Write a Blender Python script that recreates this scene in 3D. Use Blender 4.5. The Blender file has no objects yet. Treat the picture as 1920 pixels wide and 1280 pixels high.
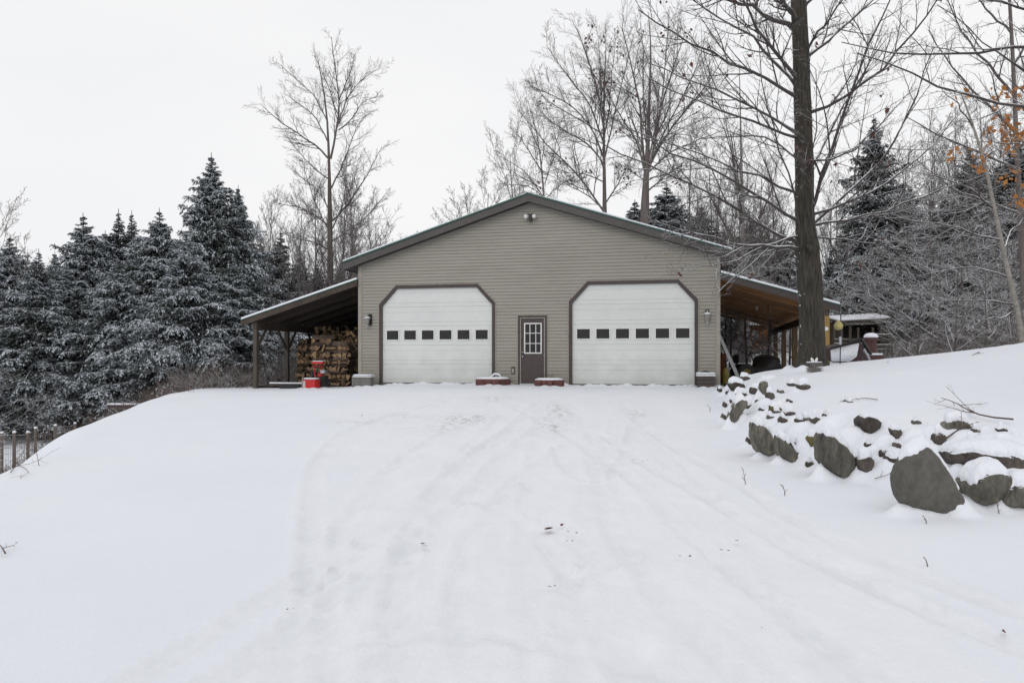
import bpy, bmesh, math, random
import numpy as np
from mathutils import Vector, noise as mnoise
from mathutils.bvhtree import BVHTree
random.seed(7); RNG = np.random.default_rng(11)
S = bpy.context.scene
COL = S.collection
F = 1493.0; EYE = 0.78; VH = 672.0
TH = math.radians(12.8); CT, ST = math.cos(TH), math.sin(TH)
GX, GY = 0.556, 24.4
R = math.radians

def G(t, yl, z=0.0):            # garage frame -> world
    return (GX + CT*t + ST*yl, GY - ST*t + CT*yl, z)
def T(u, yl):                   # facade coordinate seen at column u, yl metres behind the facade
    k = (u-960)/F
    return (k*(GY + CT*yl) - GX - ST*yl)/(CT + k*ST)
def ZG(v, t, yl):               # height seen at row v for a point (t, yl)
    Y = GY - ST*t + CT*yl
    return EYE + (VH - v)/F*Y
def P(u, v, Y):
    return ((u-960)/F*Y, Y, EYE + (VH-v)/F*Y)

# ------------------------------------------------------------------ materials
def nodes_of(m):
    m.use_nodes = True
    nt = m.node_tree
    b = nt.nodes.get('Principled BSDF')
    return nt, b
def mat(name, c1, c2=None, scale=4.0, rough=0.7, bump=0.0, bscale=None, stretch=(1,1,1), metallic=0.0,
        snow=None, rand=0.0, wave=None, detail=6.0, spec=0.4, grain=0.22, dirt=0.0, fleck=0):
    m = bpy.data.materials.new(name); nt, b = nodes_of(m); N = nt.nodes; L = nt.links
    b.inputs['Roughness'].default_value = rough; b.inputs['Metallic'].default_value = metallic
    b.inputs['Specular IOR Level'].default_value = spec
    tc = N.new('ShaderNodeTexCoord'); mp = N.new('ShaderNodeMapping'); mp.inputs['Scale'].default_value = stretch
    L.new(tc.outputs['Object'], mp.inputs['Vector'])
    c2 = c2 or tuple(x*0.7 for x in c1)
    nz = N.new('ShaderNodeTexNoise'); nz.inputs['Scale'].default_value = scale; nz.inputs['Detail'].default_value = detail
    nz.inputs['Roughness'].default_value = 0.65
    L.new(mp.outputs['Vector'], nz.inputs['Vector'])
    rp = N.new('ShaderNodeValToRGB'); rp.color_ramp.elements[0].position = 0.32; rp.color_ramp.elements[1].position = 0.68
    rp.color_ramp.elements[0].color = (*c2, 1); rp.color_ramp.elements[1].color = (*c1, 1)
    L.new(nz.outputs['Fac'], rp.inputs['Fac'])
    col = rp.outputs['Color']
    if grain:
        ng = N.new('ShaderNodeTexNoise'); ng.inputs['Scale'].default_value = scale*5.5; ng.inputs['Detail'].default_value = 5; ng.inputs['Roughness'].default_value = 0.7
        L.new(mp.outputs['Vector'], ng.inputs['Vector'])
        mg = N.new('ShaderNodeMapRange'); mg.inputs['From Min'].default_value = 0.3; mg.inputs['From Max'].default_value = 0.7
        mg.inputs['To Min'].default_value = 1-grain; mg.inputs['To Max'].default_value = 1+grain; L.new(ng.outputs['Fac'], mg.inputs['Value'])
        hg = N.new('ShaderNodeHueSaturation'); L.new(mg.outputs['Result'], hg.inputs['Value']); L.new(col, hg.inputs['Color']); col = hg.outputs['Color']
    if dirt:
        sz_ = N.new('ShaderNodeSeparateXYZ'); L.new(tc.outputs['Object'], sz_.inputs['Vector'])
        nd = N.new('ShaderNodeTexNoise'); nd.inputs['Scale'].default_value = 2.5; nd.inputs['Detail'].default_value = 8; L.new(tc.outputs['Object'], nd.inputs['Vector'])
        md = N.new('ShaderNodeMath'); md.operation = 'MULTIPLY_ADD'; md.inputs[1].default_value = -1.2; L.new(nd.outputs['Fac'], md.inputs[0]); L.new(sz_.outputs['Z'], md.inputs[2])
        mr_ = N.new('ShaderNodeMapRange'); mr_.inputs['From Min'].default_value = -0.65; mr_.inputs['From Max'].default_value = 0.35; mr_.inputs['To Min'].default_value = dirt; mr_.inputs['To Max'].default_value = 0.0; L.new(md.outputs[0], mr_.inputs['Value'])
        xd = N.new('ShaderNodeMix'); xd.data_type = 'RGBA'; L.new(mr_.outputs['Result'], xd.inputs['Factor']); L.new(col, xd.inputs['A']); xd.inputs['B'].default_value = (0.16,0.14,0.11,1); col = xd.outputs['Result']
    if fleck:
        ge0 = N.new('ShaderNodeNewGeometry'); s0 = N.new('ShaderNodeSeparateXYZ'); L.new(ge0.outputs['Normal'], s0.inputs['Vector'])
        nf = N.new('ShaderNodeTexNoise'); nf.inputs['Scale'].default_value = 16; nf.inputs['Detail'].default_value = 3; L.new(ge0.outputs['Position'], nf.inputs['Vector'])
        mf = N.new('ShaderNodeMath'); mf.operation = 'MULTIPLY_ADD'; mf.inputs[1].default_value = -0.22; L.new(s0.outputs['X'], mf.inputs[0]); L.new(nf.outputs['Fac'], mf.inputs[2])
        mq = N.new('ShaderNodeMapRange'); mq.inputs['From Min'].default_value = 0.87; mq.inputs['From Max'].default_value = 0.90; L.new(mf.outputs[0], mq.inputs['Value'])
        xf = N.new('ShaderNodeMix'); xf.data_type = 'RGBA'; L.new(mq.outputs['Result'], xf.inputs['Factor']); L.new(col, xf.inputs['A']); xf.inputs['B'].default_value = (0.7,0.72,0.75,1); col = xf.outputs['Result']
    if rand:
        oi = N.new('ShaderNodeObjectInfo'); hs = N.new('ShaderNodeHueSaturation')
        mr = N.new('ShaderNodeMapRange'); mr.inputs['To Min'].default_value = 1-rand; mr.inputs['To Max'].default_value = 1+rand
        L.new(oi.outputs['Random'], mr.inputs['Value']); L.new(mr.outputs['Result'], hs.inputs['Value']); L.new(col, hs.inputs['Color'])
        col = hs.outputs['Color']
    if snow is not None:
        ge = N.new('ShaderNodeNewGeometry'); sx = N.new('ShaderNodeSeparateXYZ'); L.new(ge.outputs['Normal'], sx.inputs['Vector'])
        n2 = N.new('ShaderNodeTexNoise'); n2.inputs['Scale'].default_value = 2.2; n2.inputs['Detail'].default_value = 4
        L.new(ge.outputs['Position'], n2.inputs['Vector'])
        ad = N.new('ShaderNodeMath'); ad.operation = 'MULTIPLY_ADD'; ad.inputs[1].default_value = 1.3
        L.new(n2.outputs['Fac'], ad.inputs[0]); L.new(sx.outputs['Z'], ad.inputs[2])
        mr2 = N.new('ShaderNodeMapRange'); mr2.inputs['From Min'].default_value = snow; mr2.inputs['From Max'].default_value = snow+0.12
        L.new(ad.outputs[0], mr2.inputs['Value'])
        mx = N.new('ShaderNodeMix'); mx.data_type = 'RGBA'
        L.new(mr2.outputs['Result'], mx.inputs['Factor']); L.new(col, mx.inputs['A']); mx.inputs['B'].default_value = (0.74,0.76,0.79,1)
        col = mx.outputs['Result']
    L.new(col, b.inputs['Base Color'])
    if bump:
        nb = N.new('ShaderNodeTexNoise'); nb.inputs['Scale'].default_value = bscale or scale*3; nb.inputs['Detail'].default_value = 8
        L.new(mp.outputs['Vector'], nb.inputs['Vector'])
        bp = N.new('ShaderNodeBump'); bp.inputs['Strength'].default_value = bump; bp.inputs['Distance'].default_value = 0.03
        L.new(nb.outputs['Fac'], bp.inputs['Height']); L.new(bp.outputs['Normal'], b.inputs['Normal'])
    return m

M = {}
M['siding'] = mat('vinyl_siding', (0.305,0.287,0.252), (0.265,0.248,0.216), 1.2, 0.65, 0.15, 40, (0.35,1,1.6), grain=0.05, dirt=0.35)
M['trimtan'] = mat('tan_trim', (0.31,0.285,0.245), (0.26,0.24,0.20), 3, 0.6)
M['brown'] = mat('brown_trim', (0.060,0.047,0.044), (0.046,0.036,0.034), 3, 0.55)
M['fencepost'] = mat('fence_post', (0.20,0.165,0.14), (0.13,0.10,0.09), 5, 0.9)
M['fascia'] = mat('fascia_brown', (0.072,0.063,0.061), (0.058,0.050,0.049), 2, 0.5)
M['soffit'] = mat('soffit', (0.040,0.033,0.031), (0.03,0.025,0.023), 8, 0.8)
M['green'] = mat('green_metal', (0.018,0.085,0.066), (0.014,0.06,0.048), 3, 0.4)
M['door'] = mat('door_white', (0.63,0.65,0.63), (0.575,0.59,0.575), 0.7, 0.5, 0.06, 60, grain=0.02, dirt=0.24)
M['whiteframe'] = mat('white_frame', (0.70,0.70,0.68), (0.62,0.62,0.60), 5, 0.5)
M['glass'] = mat('dark_glass', (0.012,0.012,0.013), (0.02,0.018,0.018), 2, 0.12, spec=0.35)
M['doorbrown'] = mat('door_brown', (0.062,0.045,0.043), (0.050,0.037,0.035), 1.5, 0.5)
M['metal'] = mat('grey_metal', (0.42,0.43,0.44), (0.32,0.33,0.34), 10, 0.4, metallic=0.6)
M['darkmetal'] = mat('dark_metal', (0.025,0.024,0.023), (0.04,0.037,0.035), 10, 0.5, metallic=0.3)
M['oldwood'] = mat('weathered_dark_wood', (0.085,0.065,0.052), (0.045,0.035,0.028), 2, 0.9, 0.4, 10, (1,1,1))
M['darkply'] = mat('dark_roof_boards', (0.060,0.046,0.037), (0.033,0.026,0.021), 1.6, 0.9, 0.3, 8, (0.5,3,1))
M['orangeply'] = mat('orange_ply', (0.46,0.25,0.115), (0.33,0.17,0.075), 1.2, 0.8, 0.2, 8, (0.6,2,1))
M['post'] = mat('treated_post', (0.17,0.115,0.055), (0.10,0.07,0.04), 3, 0.85, 0.3, 10, (4,4,0.6))
M['yellow'] = mat('yellow_board', (0.33,0.22,0.07), (0.25,0.16,0.05), 3, 0.7)
M['greypost'] = mat('grey_post', (0.10,0.085,0.07), (0.06,0.05,0.042), 3, 0.9, 0.4, 10, (4,4,0.6))
M['brick'] = mat('brick_red', (0.15,0.062,0.056), (0.09,0.04,0.038), 8, 0.8, 0.3, 20)
M['darkbrick'] = mat('dark_brick', (0.10,0.045,0.042), (0.055,0.028,0.027), 9, 0.85, 0.4, 25)
M['snowcap'] = mat('snow_cover', (0.79,0.80,0.85), (0.74,0.755,0.81), 3, 0.75, 0.6, 22, grain=0.02)
M['stone'] = mat('field_stone', (0.20,0.19,0.155), (0.035,0.032,0.028), 6, 0.9, 1.0, 16, (1,1,0.35), snow=1.42, rand=0.22)
M['stoneflat'] = mat('grey_slab_stone', (0.135,0.13,0.115), (0.075,0.072,0.062), 3.5, 0.9, 0.9, 22, (1,1,0.6), snow=1.8)
M['stonedark'] = mat('dark_stone', (0.12,0.10,0.085), (0.025,0.021,0.02), 8, 0.9, 0.8, 12, snow=1.45, rand=0.25)
M['stonegreen'] = mat('mossy_stone', (0.14,0.115,0.04), (0.075,0.068,0.035), 5, 0.9, 0.8, 12, snow=1.5)
M['bark'] = mat('grey_bark', (0.145,0.125,0.115), (0.085,0.072,0.068), 3, 0.9, 0.5, 12, (3,3,0.5))
M['barksnow'] = mat('bark_with_snow', (0.125,0.108,0.10), (0.075,0.063,0.058), 3, 0.9, 0.4, 12, (3,3,0.5), snow=1.18)
M['barkoak'] = mat('dark_furrowed_bark', (0.070,0.062,0.048), (0.014,0.012,0.011), 4, 0.95, 1.0, 7, (6,6,0.8), fleck=1)
M['limboak'] = mat('limb_bark', (0.085,0.07,0.065), (0.045,0.037,0.035), 5, 0.9, 0.5, 12, (3,3,1), snow=1.12)
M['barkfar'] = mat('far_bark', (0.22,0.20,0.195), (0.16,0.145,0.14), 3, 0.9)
M['twighaze'] = mat('hazed_twig_bark', (0.155,0.136,0.13), (0.095,0.083,0.079), 3, 0.9)  # distant twigs, greyed in the colour to stand for haze
M['limbsnow'] = mat('snowy_limb', (0.12,0.10,0.092), (0.075,0.062,0.057), 3, 0.9, snow=0.98)
M['birch'] = mat('pale_bark', (0.30,0.28,0.25), (0.16,0.145,0.13), 4, 0.85, 0.4, 14, (1,1,3), snow=1.4)
M['needle'] = mat('hemlock_needles', (0.088,0.106,0.092), (0.048,0.060,0.052), 1.2, 0.8, rand=0.18)
M['needledk'] = mat('dark_hemlock_needles', (0.080,0.084,0.074), (0.048,0.052,0.045), 1.2, 0.8, rand=0.18)
M['needleshade'] = mat('shaded_inner_needles', (0.045,0.052,0.045), (0.026,0.031,0.027), 1.2, 0.9)  # needles near the trunk, crown shade painted in as a darker green
M['needlesnow'] = mat('needle_snow', (0.62,0.66,0.71), (0.50,0.54,0.59), 2, 0.8)
M['conebark'] = mat('hemlock_bark', (0.10,0.08,0.068), (0.05,0.04,0.034), 3, 0.95, 0.5, 9, (3,3,0.6))
M['brush'] = mat('brown_brush', (0.13,0.09,0.074), (0.08,0.058,0.05), 2, 0.9)
M['brushsnow'] = mat('snowy_brush', (0.17,0.13,0.11), (0.10,0.08,0.07), 2, 0.9, snow=1.15)
M['leafo'] = mat('orange_leaf', (0.42,0.19,0.05), (0.30,0.11,0.03), 5, 0.7)
M['leafb'] = mat('brown_leaf', (0.12,0.045,0.03), (0.07,0.03,0.022), 5, 0.8)
M['logbark'] = mat('log_bark', (0.105,0.075,0.055), (0.035,0.026,0.021), 9, 0.95, 0.8, 20, rand=0.45)
M['logend'] = mat('split_wood', (0.31,0.20,0.11), (0.12,0.08,0.05), 9, 0.9, 0.6, 20, rand=0.5)
M['red'] = mat('red_paint', (0.50,0.02,0.022), (0.42,0.016,0.018), 3, 0.45)
M['black'] = mat('black_plastic', (0.014,0.014,0.015), (0.024,0.023,0.022), 6, 0.5)
M['yelplastic'] = mat('yellow_plastic', (0.26,0.20,0.03), (0.16,0.12,0.02), 5, 0.5)
M['orangeplastic'] = mat('orange_sheet', (0.22,0.07,0.03), (0.14,0.045,0.02), 2, 0.7)
M['greybox'] = mat('grey_box', (0.16,0.155,0.14), (0.12,0.115,0.105), 4, 0.7)
M['cabin'] = mat('orange_log_siding', (0.35,0.15,0.055), (0.22,0.09,0.035), 3, 0.8, 0.3, 6, (0.5,0.5,6))
M['dirt'] = mat('bare_dirt', (0.05,0.042,0.036), (0.028,0.024,0.02), 3, 0.95, 0.8, 18)
M['trap'] = mat('grey_wire', (0.22,0.20,0.19), (0.12,0.11,0.105), 20, 0.8, snow=1.3)
M['darkred'] = mat('dark_maroon', (0.055,0.028,0.03), (0.035,0.02,0.022), 4, 0.6)

def snow_material():
    m = bpy.data.materials.new('snow_ground'); nt, b = nodes_of(m); N = nt.nodes; L = nt.links
    b.inputs['Roughness'].default_value = 0.8; b.inputs['Specular IOR Level'].default_value = 0.2
    tc = N.new('ShaderNodeTexCoord')
    at = N.new('ShaderNodeAttribute'); at.attribute_name = 'wear'
    sp = N.new('ShaderNodeSeparateColor'); L.new(at.outputs['Color'], sp.inputs['Color'])
    def nz(scale, det=5, ro=0.6, st=None):
        n = N.new('ShaderNodeTexNoise'); n.inputs['Scale'].default_value = scale; n.inputs['Detail'].default_value = det; n.inputs['Roughness'].default_value = ro
        if st:
            mp = N.new('ShaderNodeMapping'); mp.inputs['Scale'].default_value = st; L.new(tc.outputs['Object'], mp.inputs['Vector']); L.new(mp.outputs['Vector'], n.inputs['Vector'])
        else: L.new(tc.outputs['Object'], n.inputs['Vector'])
        return n
    def mix(f, a, c):
        x = N.new('ShaderNodeMix'); x.data_type = 'RGBA'
        if isinstance(f, float): x.inputs['Factor'].default_value = f
        else: L.new(f, x.inputs['Factor'])
        for k, q in (('A', a), ('B', c)):
            if isinstance(q, tuple): x.inputs[k].default_value = q
            else: L.new(q, x.inputs[k])
        return x.outputs['Result']
    def rng(v, a, c, d=0.0, e=1.0):
        x = N.new('ShaderNodeMapRange'); x.inputs['From Min'].default_value = a; x.inputs['From Max'].default_value = c
        x.inputs['To Min'].default_value = d; x.inputs['To Max'].default_value = e; L.new(v, x.inputs['Value']); return x.outputs['Result']
    def mul(a, c):
        x = N.new('ShaderNodeMath'); x.operation = 'MULTIPLY'; L.new(a, x.inputs[0])
        if isinstance(c, float): x.inputs[1].default_value = c
        else: L.new(c, x.inputs[1])
        return x.outputs[0]
    big = nz(0.35, 3)
    base = mix(rng(big.outputs['Fac'], 0.35, 0.65), (0.735,0.757,0.815,1), (0.765,0.785,0.825,1))
    streak = nz(1.4, 8, 0.7, (2.2,0.7,1))
    packed = mix(rng(streak.outputs['Fac'], 0.35, 0.7), (0.745,0.76,0.80,1), (0.80,0.812,0.845,1))
    col = mix(mul(sp.outputs['Red'], 0.85), base, packed)
    trk = nz(3.0, 6, 0.7, (1.3,0.8,1))
    col = mix(mul(rng(trk.outputs['Fac'], 0.36, 0.62), sp.outputs['Blue']), col, (0.70,0.718,0.74,1))
    # thin spots where gravel and ice show through
    spot = nz(9, 10, 0.75, (1,0.55,1))
    col = mix(mul(rng(spot.outputs['Fac'], 0.48, 0.66), sp.outputs['Green']), col, (0.30,0.31,0.30,1))
    spk = nz(38, 4, 0.6, (1,0.6,1)); spk2 = nz(2.0, 3)
    col = mix(mul(mul(rng(spk.outputs['Fac'], 0.75, 0.775), rng(spk2.outputs['Fac'], 0.5, 0.62)), sp.outputs['Red']), col, (0.16,0.14,0.11,1))
    L.new(col, b.inputs['Base Color'])
    f1 = nz(26, 8, 0.7); f2 = nz(5, 6, 0.6, (1.6,0.8,1)); f3 = nz(80, 3)
    a1 = N.new('ShaderNodeMath'); a1.operation = 'ADD'
    L.new(mul(f1.outputs['Fac'], 0.26), a1.inputs[0]); L.new(mul(mul(f2.outputs['Fac'], sp.outputs['Red']), 0.9), a1.inputs[1])
    a2 = N.new('ShaderNodeMath'); a2.operation = 'ADD'; L.new(a1.outputs[0], a2.inputs[0]); L.new(mul(f3.outputs['Fac'], 0.08), a2.inputs[1])
    bp = N.new('ShaderNodeBump'); bp.inputs['Strength'].default_value = 0.55; bp.inputs['Distance'].default_value = 0.035
    L.new(a2.outputs[0], bp.inputs['Height']); L.new(bp.outputs['Normal'], b.inputs['Normal'])
    return m
M['snow'] = snow_material()

# ------------------------------------------------------------------ objects
def tag(o, label=None, cat=None, group=None, kind=None):
    if label: o['label'] = label
    if cat: o['category'] = cat
    if group: o['group'] = group
    if kind: o['kind'] = kind
    return o
def empty(name, loc=(0,0,0), rz=0, **kw):
    o = bpy.data.objects.new(name, None); COL.objects.link(o); o.location = loc; o.rotation_euler = (0,0,rz)
    o.empty_display_size = 0.2
    return tag(o, **kw)
def link(name, me, parent=None):
    o = bpy.data.objects.new(name, me); COL.objects.link(o)
    if parent: o.parent = parent
    return o
class MB:
    def __init__(s): s.v=[]; s.f=[]; s.m=[]
    def add(s, vs, fs, mi=0):
        n=len(s.v); s.v += [tuple(p) for p in vs]; s.f += [tuple(i+n for i in f) for f in fs]; s.m += [mi]*len(fs); return s
    def box(s, x0,x1,y0,y1,z0,z1, mi=0):
        return s.add([(x0,y0,z0),(x1,y0,z0),(x1,y1,z0),(x0,y1,z0),(x0,y0,z1),(x1,y0,z1),(x1,y1,z1),(x0,y1,z1)],
              [(3,2,1,0),(4,5,6,7),(0,1,5,4),(1,2,6,5),(2,3,7,6),(3,0,4,7)], mi)
    def prism(s, poly, y0, y1, mi=0):     # polygon in xz, extruded along y (counter-clockwise seen from -y)
        n=len(poly); vs=[(x,y0,z) for x,z in poly]+[(x,y1,z) for x,z in poly]
        fs=[tuple(range(n)), tuple(range(2*n-1,n-1,-1))]+[(i,i+n,(i+1)%n+n,(i+1)%n) for i in range(n)]
        return s.add(vs, fs, mi)
    def tube(s, pts, r, n=8, mi=0, cap=True):
        pts=[Vector(p) for p in pts]; rs = r if isinstance(r,(list,tuple)) else [r]*len(pts)
        vs=[]; 
        for i,p in enumerate(pts):
            t=(pts[min(i+1,len(pts)-1)]-pts[max(i-1,0)]).normalized()
            a=t.cross(Vector((0,0,1)) if abs(t.z)<0.9 else Vector((1,0,0))).normalized(); b=t.cross(a)
            for k in range(n):
                w=2*math.pi*k/n; vs.append(p+(a*math.cos(w)+b*math.sin(w))*rs[i])
        fs=[(i*n+k,i*n+(k+1)%n,(i+1)*n+(k+1)%n,(i+1)*n+k) for i in range(len(pts)-1) for k in range(n)]
        if cap: fs += [tuple(range(n-1,-1,-1)), tuple((len(pts)-1)*n+k for k in range(n))]
        return s.add(vs, fs, mi)
    def lathe(s, prof, cx=0, cy=0, n=16, mi=0):
        return s.tube([(cx,cy,z) for r,z in prof], [max(r,0.001) for r,z in prof], n, mi)
    def beam(s, a, b, w, h, mi=0):
        a=Vector(a); b=Vector(b); t=(b-a).normalized(); up=Vector((0,0,1)) if abs(t.z)<0.95 else Vector((0,1,0))
        sd=t.cross(up).normalized(); u=sd.cross(t)
        vs=[p+sd*(w/2*i)+u*(h/2*j) for p in (a,b) for i,j in ((-1,-1),(1,-1),(1,1),(-1,1))]
        return s.add(vs, [(3,2,1,0),(4,5,6,7),(0,1,5,4),(1,2,6,5),(2,3,7,6),(3,0,4,7)], mi)
    def build(s, name, mats, parent=None, bevel=0, smooth=False):
        me=bpy.data.meshes.new(name); me.from_pydata([tuple(v) for v in s.v], [], s.f)
        if not isinstance(mats,(list,tuple)): mats=[mats]
        for m in mats: me.materials.append(m)
        me.polygons.foreach_set('material_index', s.m)
        bm=bmesh.new(); bm.from_mesh(me); bmesh.ops.recalc_face_normals(bm, faces=bm.faces)
        if bevel:
            bmesh.ops.bevel(bm, geom=list(bm.edges), offset=bevel, segments=2, affect='EDGES', clamp_overlap=True)
        bm.to_mesh(me); bm.free()
        if smooth: me.polygons.foreach_set('use_smooth', [True]*len(me.polygons))
        me.update()
        return link(name, me, parent)
def np_mesh(name, V, Fq, mats, mi=None, smooth=True):
    me=bpy.data.meshes.new(name); V=np.asarray(V,dtype=np.float32); Fq=np.asarray(Fq,dtype=np.int32)
    nf,k=Fq.shape
    me.vertices.add(len(V)); me.vertices.foreach_set('co', V.ravel())
    me.loops.add(nf*k); me.loops.foreach_set('vertex_index', Fq.ravel())
    me.polygons.add(nf); me.polygons.foreach_set('loop_start', np.arange(nf,dtype=np.int32)*k)
    try: me.polygons.foreach_set('loop_total', np.full(nf,k,dtype=np.int32))
    except Exception: pass
    for m in mats: me.materials.append(m)
    if mi is not None: me.polygons.foreach_set('material_index', np.asarray(mi,dtype=np.int32))
    me.polygons.foreach_set('use_smooth', np.full(nf, smooth))
    me.update(calc_edges=True); me.validate()
    return me
def copy_tree(o, loc, rz, sc, label=None, group=None):
    r=o.copy(); COL.objects.link(r); r.location=loc; r.rotation_euler=(0,0,rz); r.scale=sc if isinstance(sc,tuple) else (sc,sc,sc)
    if label: r['label']=label
    if group: r['group']=group
    elif 'group' in r: del r['group']
    for ch in o.children:
        c=ch.copy(); COL.objects.link(c); c.parent=r
        for g in ch.children:
            d=g.copy(); COL.objects.link(d); d.parent=c
    return r

# ------------------------------------------------------------------ terrain
FOOT=[(40,-4),(12,3.2),(7.2,5.6),(4.9,6.9),(4.0,7.0),(3.55,8.4),(3.1,10),(3.6,13.2),(4.4,16.5),(5.3,20.3),(6.0,21.4),(9.4,21.2),(11.6,24.5),(14.8,40),(19,70),(40,160)]
def seg_dist(X, Y, pl):
    D=np.full(X.shape,1e9); SG=np.zeros(X.shape)
    for (x0,y0),(x1,y1) in zip(pl[:-1],pl[1:]):
        dx,dy=x1-x0,y1-y0; L2=dx*dx+dy*dy
        t=np.clip(((X-x0)*dx+(Y-y0)*dy)/L2,0,1); d=np.hypot(X-x0-t*dx,Y-y0-t*dy)
        D=np.minimum(D,d)
    # inside test by polygon closed far right
    poly=pl+[(400,160),(400,-60),(40,-60)]
    ins=np.zeros(X.shape,bool); n=len(poly)
    for i in range(n):
        x0,y0=poly[i]; x1,y1=poly[(i+1)%n]
        if y0==y1: continue
        c=((y0>Y)!=(y1>Y)) & (X < (x1-x0)*(Y-y0)/(y1-y0)+x0)
        ins^=c
    return np.where(ins,D,-D)
def ssmooth(x,a,b):
    t=np.clip((x-a)/(b-a),0,1); return t*t*(3-2*t)
_k=[(random.uniform(0.25,1.1),random.uniform(0,6.28),random.uniform(0,6.28),random.uniform(0.3,1)) for _ in range(14)]
def und(X,Y,f=1.0):
    z=0
    for k,a,p,w in _k: z=z+w*np.sin((X*math.cos(a)+Y*math.sin(a))*k*f*2.2+p)/ (1+k*2)
    return z/6
EY=[-60,0,5,9.5,12,14,18,21,24,30,60,400]; EX=[-6,-5.2,-5.4,-6.1,-6.9,-7.7,-8.6,-9.4,-10.2,-11.5,-14,-14]
def H(X,Y):
    X=np.asarray(X,float); Y=np.asarray(Y,float)
    dx=X-GX; dy=Y-GY; t=CT*dx-ST*dy; yl=ST*dx+CT*dy; d=-yl
    z=-0.0425*(np.logaddexp(0,(d-4)*1.2)/1.2)
    z=np.where(d>30, z, z)
    z=z-0.035-0.10*ssmooth(-t,3.2,6.2)*ssmooth(-d,-14,-3)-0.02*np.clip(-6-t,0,5)*ssmooth(-d,-8,-2)-0.03*ssmooth(t,4,6)*ssmooth(-d,-6,-1)
    # left bank
    s=np.interp(Y,EY,EX)-X + 0.22*und(X*1.5+3,Y*1.5)
    drop=1.9*(1-np.exp(-(np.clip(s+0.35,0,None)/1.9)**2))
    z=z-drop-0.12*ssmooth(s,3,14)
    # right hill with the stone bank
    q=seg_dist(X,Y,FOOT)
    h=0.50*(1-np.exp(-np.clip(q,0,None)/0.5))+0.06*np.clip(q,0,8)+0.0125*np.clip(q,0,8)**2
    h=h*(0.35+0.65*ssmooth(-Y,-60,-19.0)*0+0.65)
    far=ssmooth(q,0,0.01)
    z=z+h
    z=z+0.10*np.clip(Y-34,0,60)*ssmooth(X,3,16)+0.02*np.clip(Y-45,0,60)
    z=z+0.05*und(X,Y)*ssmooth(np.abs(q),0.5,3)
    z=z+0.05*und(X*3.1,Y*3.1)*ssmooth(q,0,0.6)*(1-ssmooth(q,2,5))
    return z
def hit(u,v):
    Ys=np.concatenate([np.arange(2.5,30,0.02),np.arange(30,90,0.1)]); X=(u-960)/F*Ys; Z=EYE+(VH-v)/F*Ys
    b=np.nonzero(Z<=H(X,Ys))[0]
    i=b[0] if len(b) else len(Ys)-1
    return (float(X[i]),float(Ys[i]),float(H(X[i],Ys[i])))
def hz(x,y): return float(H(np.array(x),np.array(y)))

def smooth_line(pts,n=40):
    a=np.array(pts,float); s=np.r_[0,np.cumsum(np.hypot(*np.diff(a[:,:2],axis=0).T))]
    q=np.linspace(0,s[-1],n); out=np.stack([np.interp(q,s,a[:,i]) for i in range(a.shape[1])],1)
    for _ in range(3): out[1:-1]=(out[:-2]+2*out[1:-1]+out[2:])/4
    return out
TR=[ # tyre tracks read off the drive: pixel polyline, width, depth
 ([(250,1275),(420,1170),(560,1085),(700,1010),(800,930),(870,860),(960,800),(1010,750)],0.20,0.022),
 ([(400,1275),(540,1180),(640,1110),(760,1030),(860,940),(930,860),(1010,800),(1060,752)],0.20,0.026),
 ([(1920,1215),(1700,1125),(1500,1035),(1380,960),(1270,900),(1180,850),(1130,810)],0.22,0.026),
 ([(1920,1150),(1720,1080),(1560,1010),(1450,950),(1360,890),(1250,830),(1180,775),(1165,748)],0.2,0.018),
 ([(1042,835),(1060,880),(1090,905),(1135,903),(1165,870),(1180,815),(1200,765)],0.16,0.03),
 ([(620,1275),(610,1130),(640,980),(720,880),(830,810),(930,765)],0.18,0.016),
 ([(760,1275),(740,1140),(770,990),(830,900),(900,840),(980,790)],0.2,0.022),
 ([(585,1100),(582,960),(590,870),(640,810),(740,775),(860,745)],0.22,0.028),
 ([(900,1275),(850,1140),(870,1020),(960,900),(1060,830)],0.18,0.018),
 ([(1180,1275),(1080,1100),(1010,1000),(950,960),(880,930)],0.18,0.02),
 ([(1400,1275),(1250,1130),(1150,1000),(1120,900),(1100,830)],0.2,0.02),
 ([(1650,1275),(1450,1130),(1280,990),(1180,890),(1040,800),(960,760)],0.2,0.02),
 ([(1060,1275),(1060,1120),(1090,990),(1100,900)],0.2,0.012),
 ([(560,1230),(700,1190),(900,1180),(1100,1220),(1300,1275)],0.18,0.012),
 ([(820,1275),(870,1190),(1000,1100),(1200,1040)],0.18,0.012)]
for (a_,b_,c_) in [(700,760,940),(1000,980,1010),(1290,1180,1080),(1560,1380,1160),(1080,1110,1150),(520,640,870)]:
    TR.append(([(a_,1275),((a_+b_)/2-12,1120),(b_,980),((b_+c_)/2,860),(c_,775)],0.11+0.05*((a_//10)%3),0.009+0.004*((a_//10)%3)))
TRW=[(smooth_line([hit(u,v)[:2] for u,v in pl]),w,dp) for pl,w,dp in TR]
DRIVE=[hit(u,v)[:2] for u,v in [(700,736),(620,790),(580,850),(575,950),(590,1080),(300,1270)]]+[(-3,1),(6,1)]+[hit(u,v)[:2] for u,v in [(1915,1275),(1915,1130),(1600,1000),(1420,930),(1340,850),(1320,760),(1300,738)]]
def inpoly(X,Y,poly):
    ins=np.zeros(X.shape,bool); n=len(poly)
    for i in range(n):
        x0,y0=poly[i]; x1,y1=poly[(i+1)%n]
        if y0==y1: continue
        ins^=((y0>Y)!=(y1>Y)) & (X < (x1-x0)*(Y-y0)/(y1-y0)+x0)
    return ins
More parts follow.
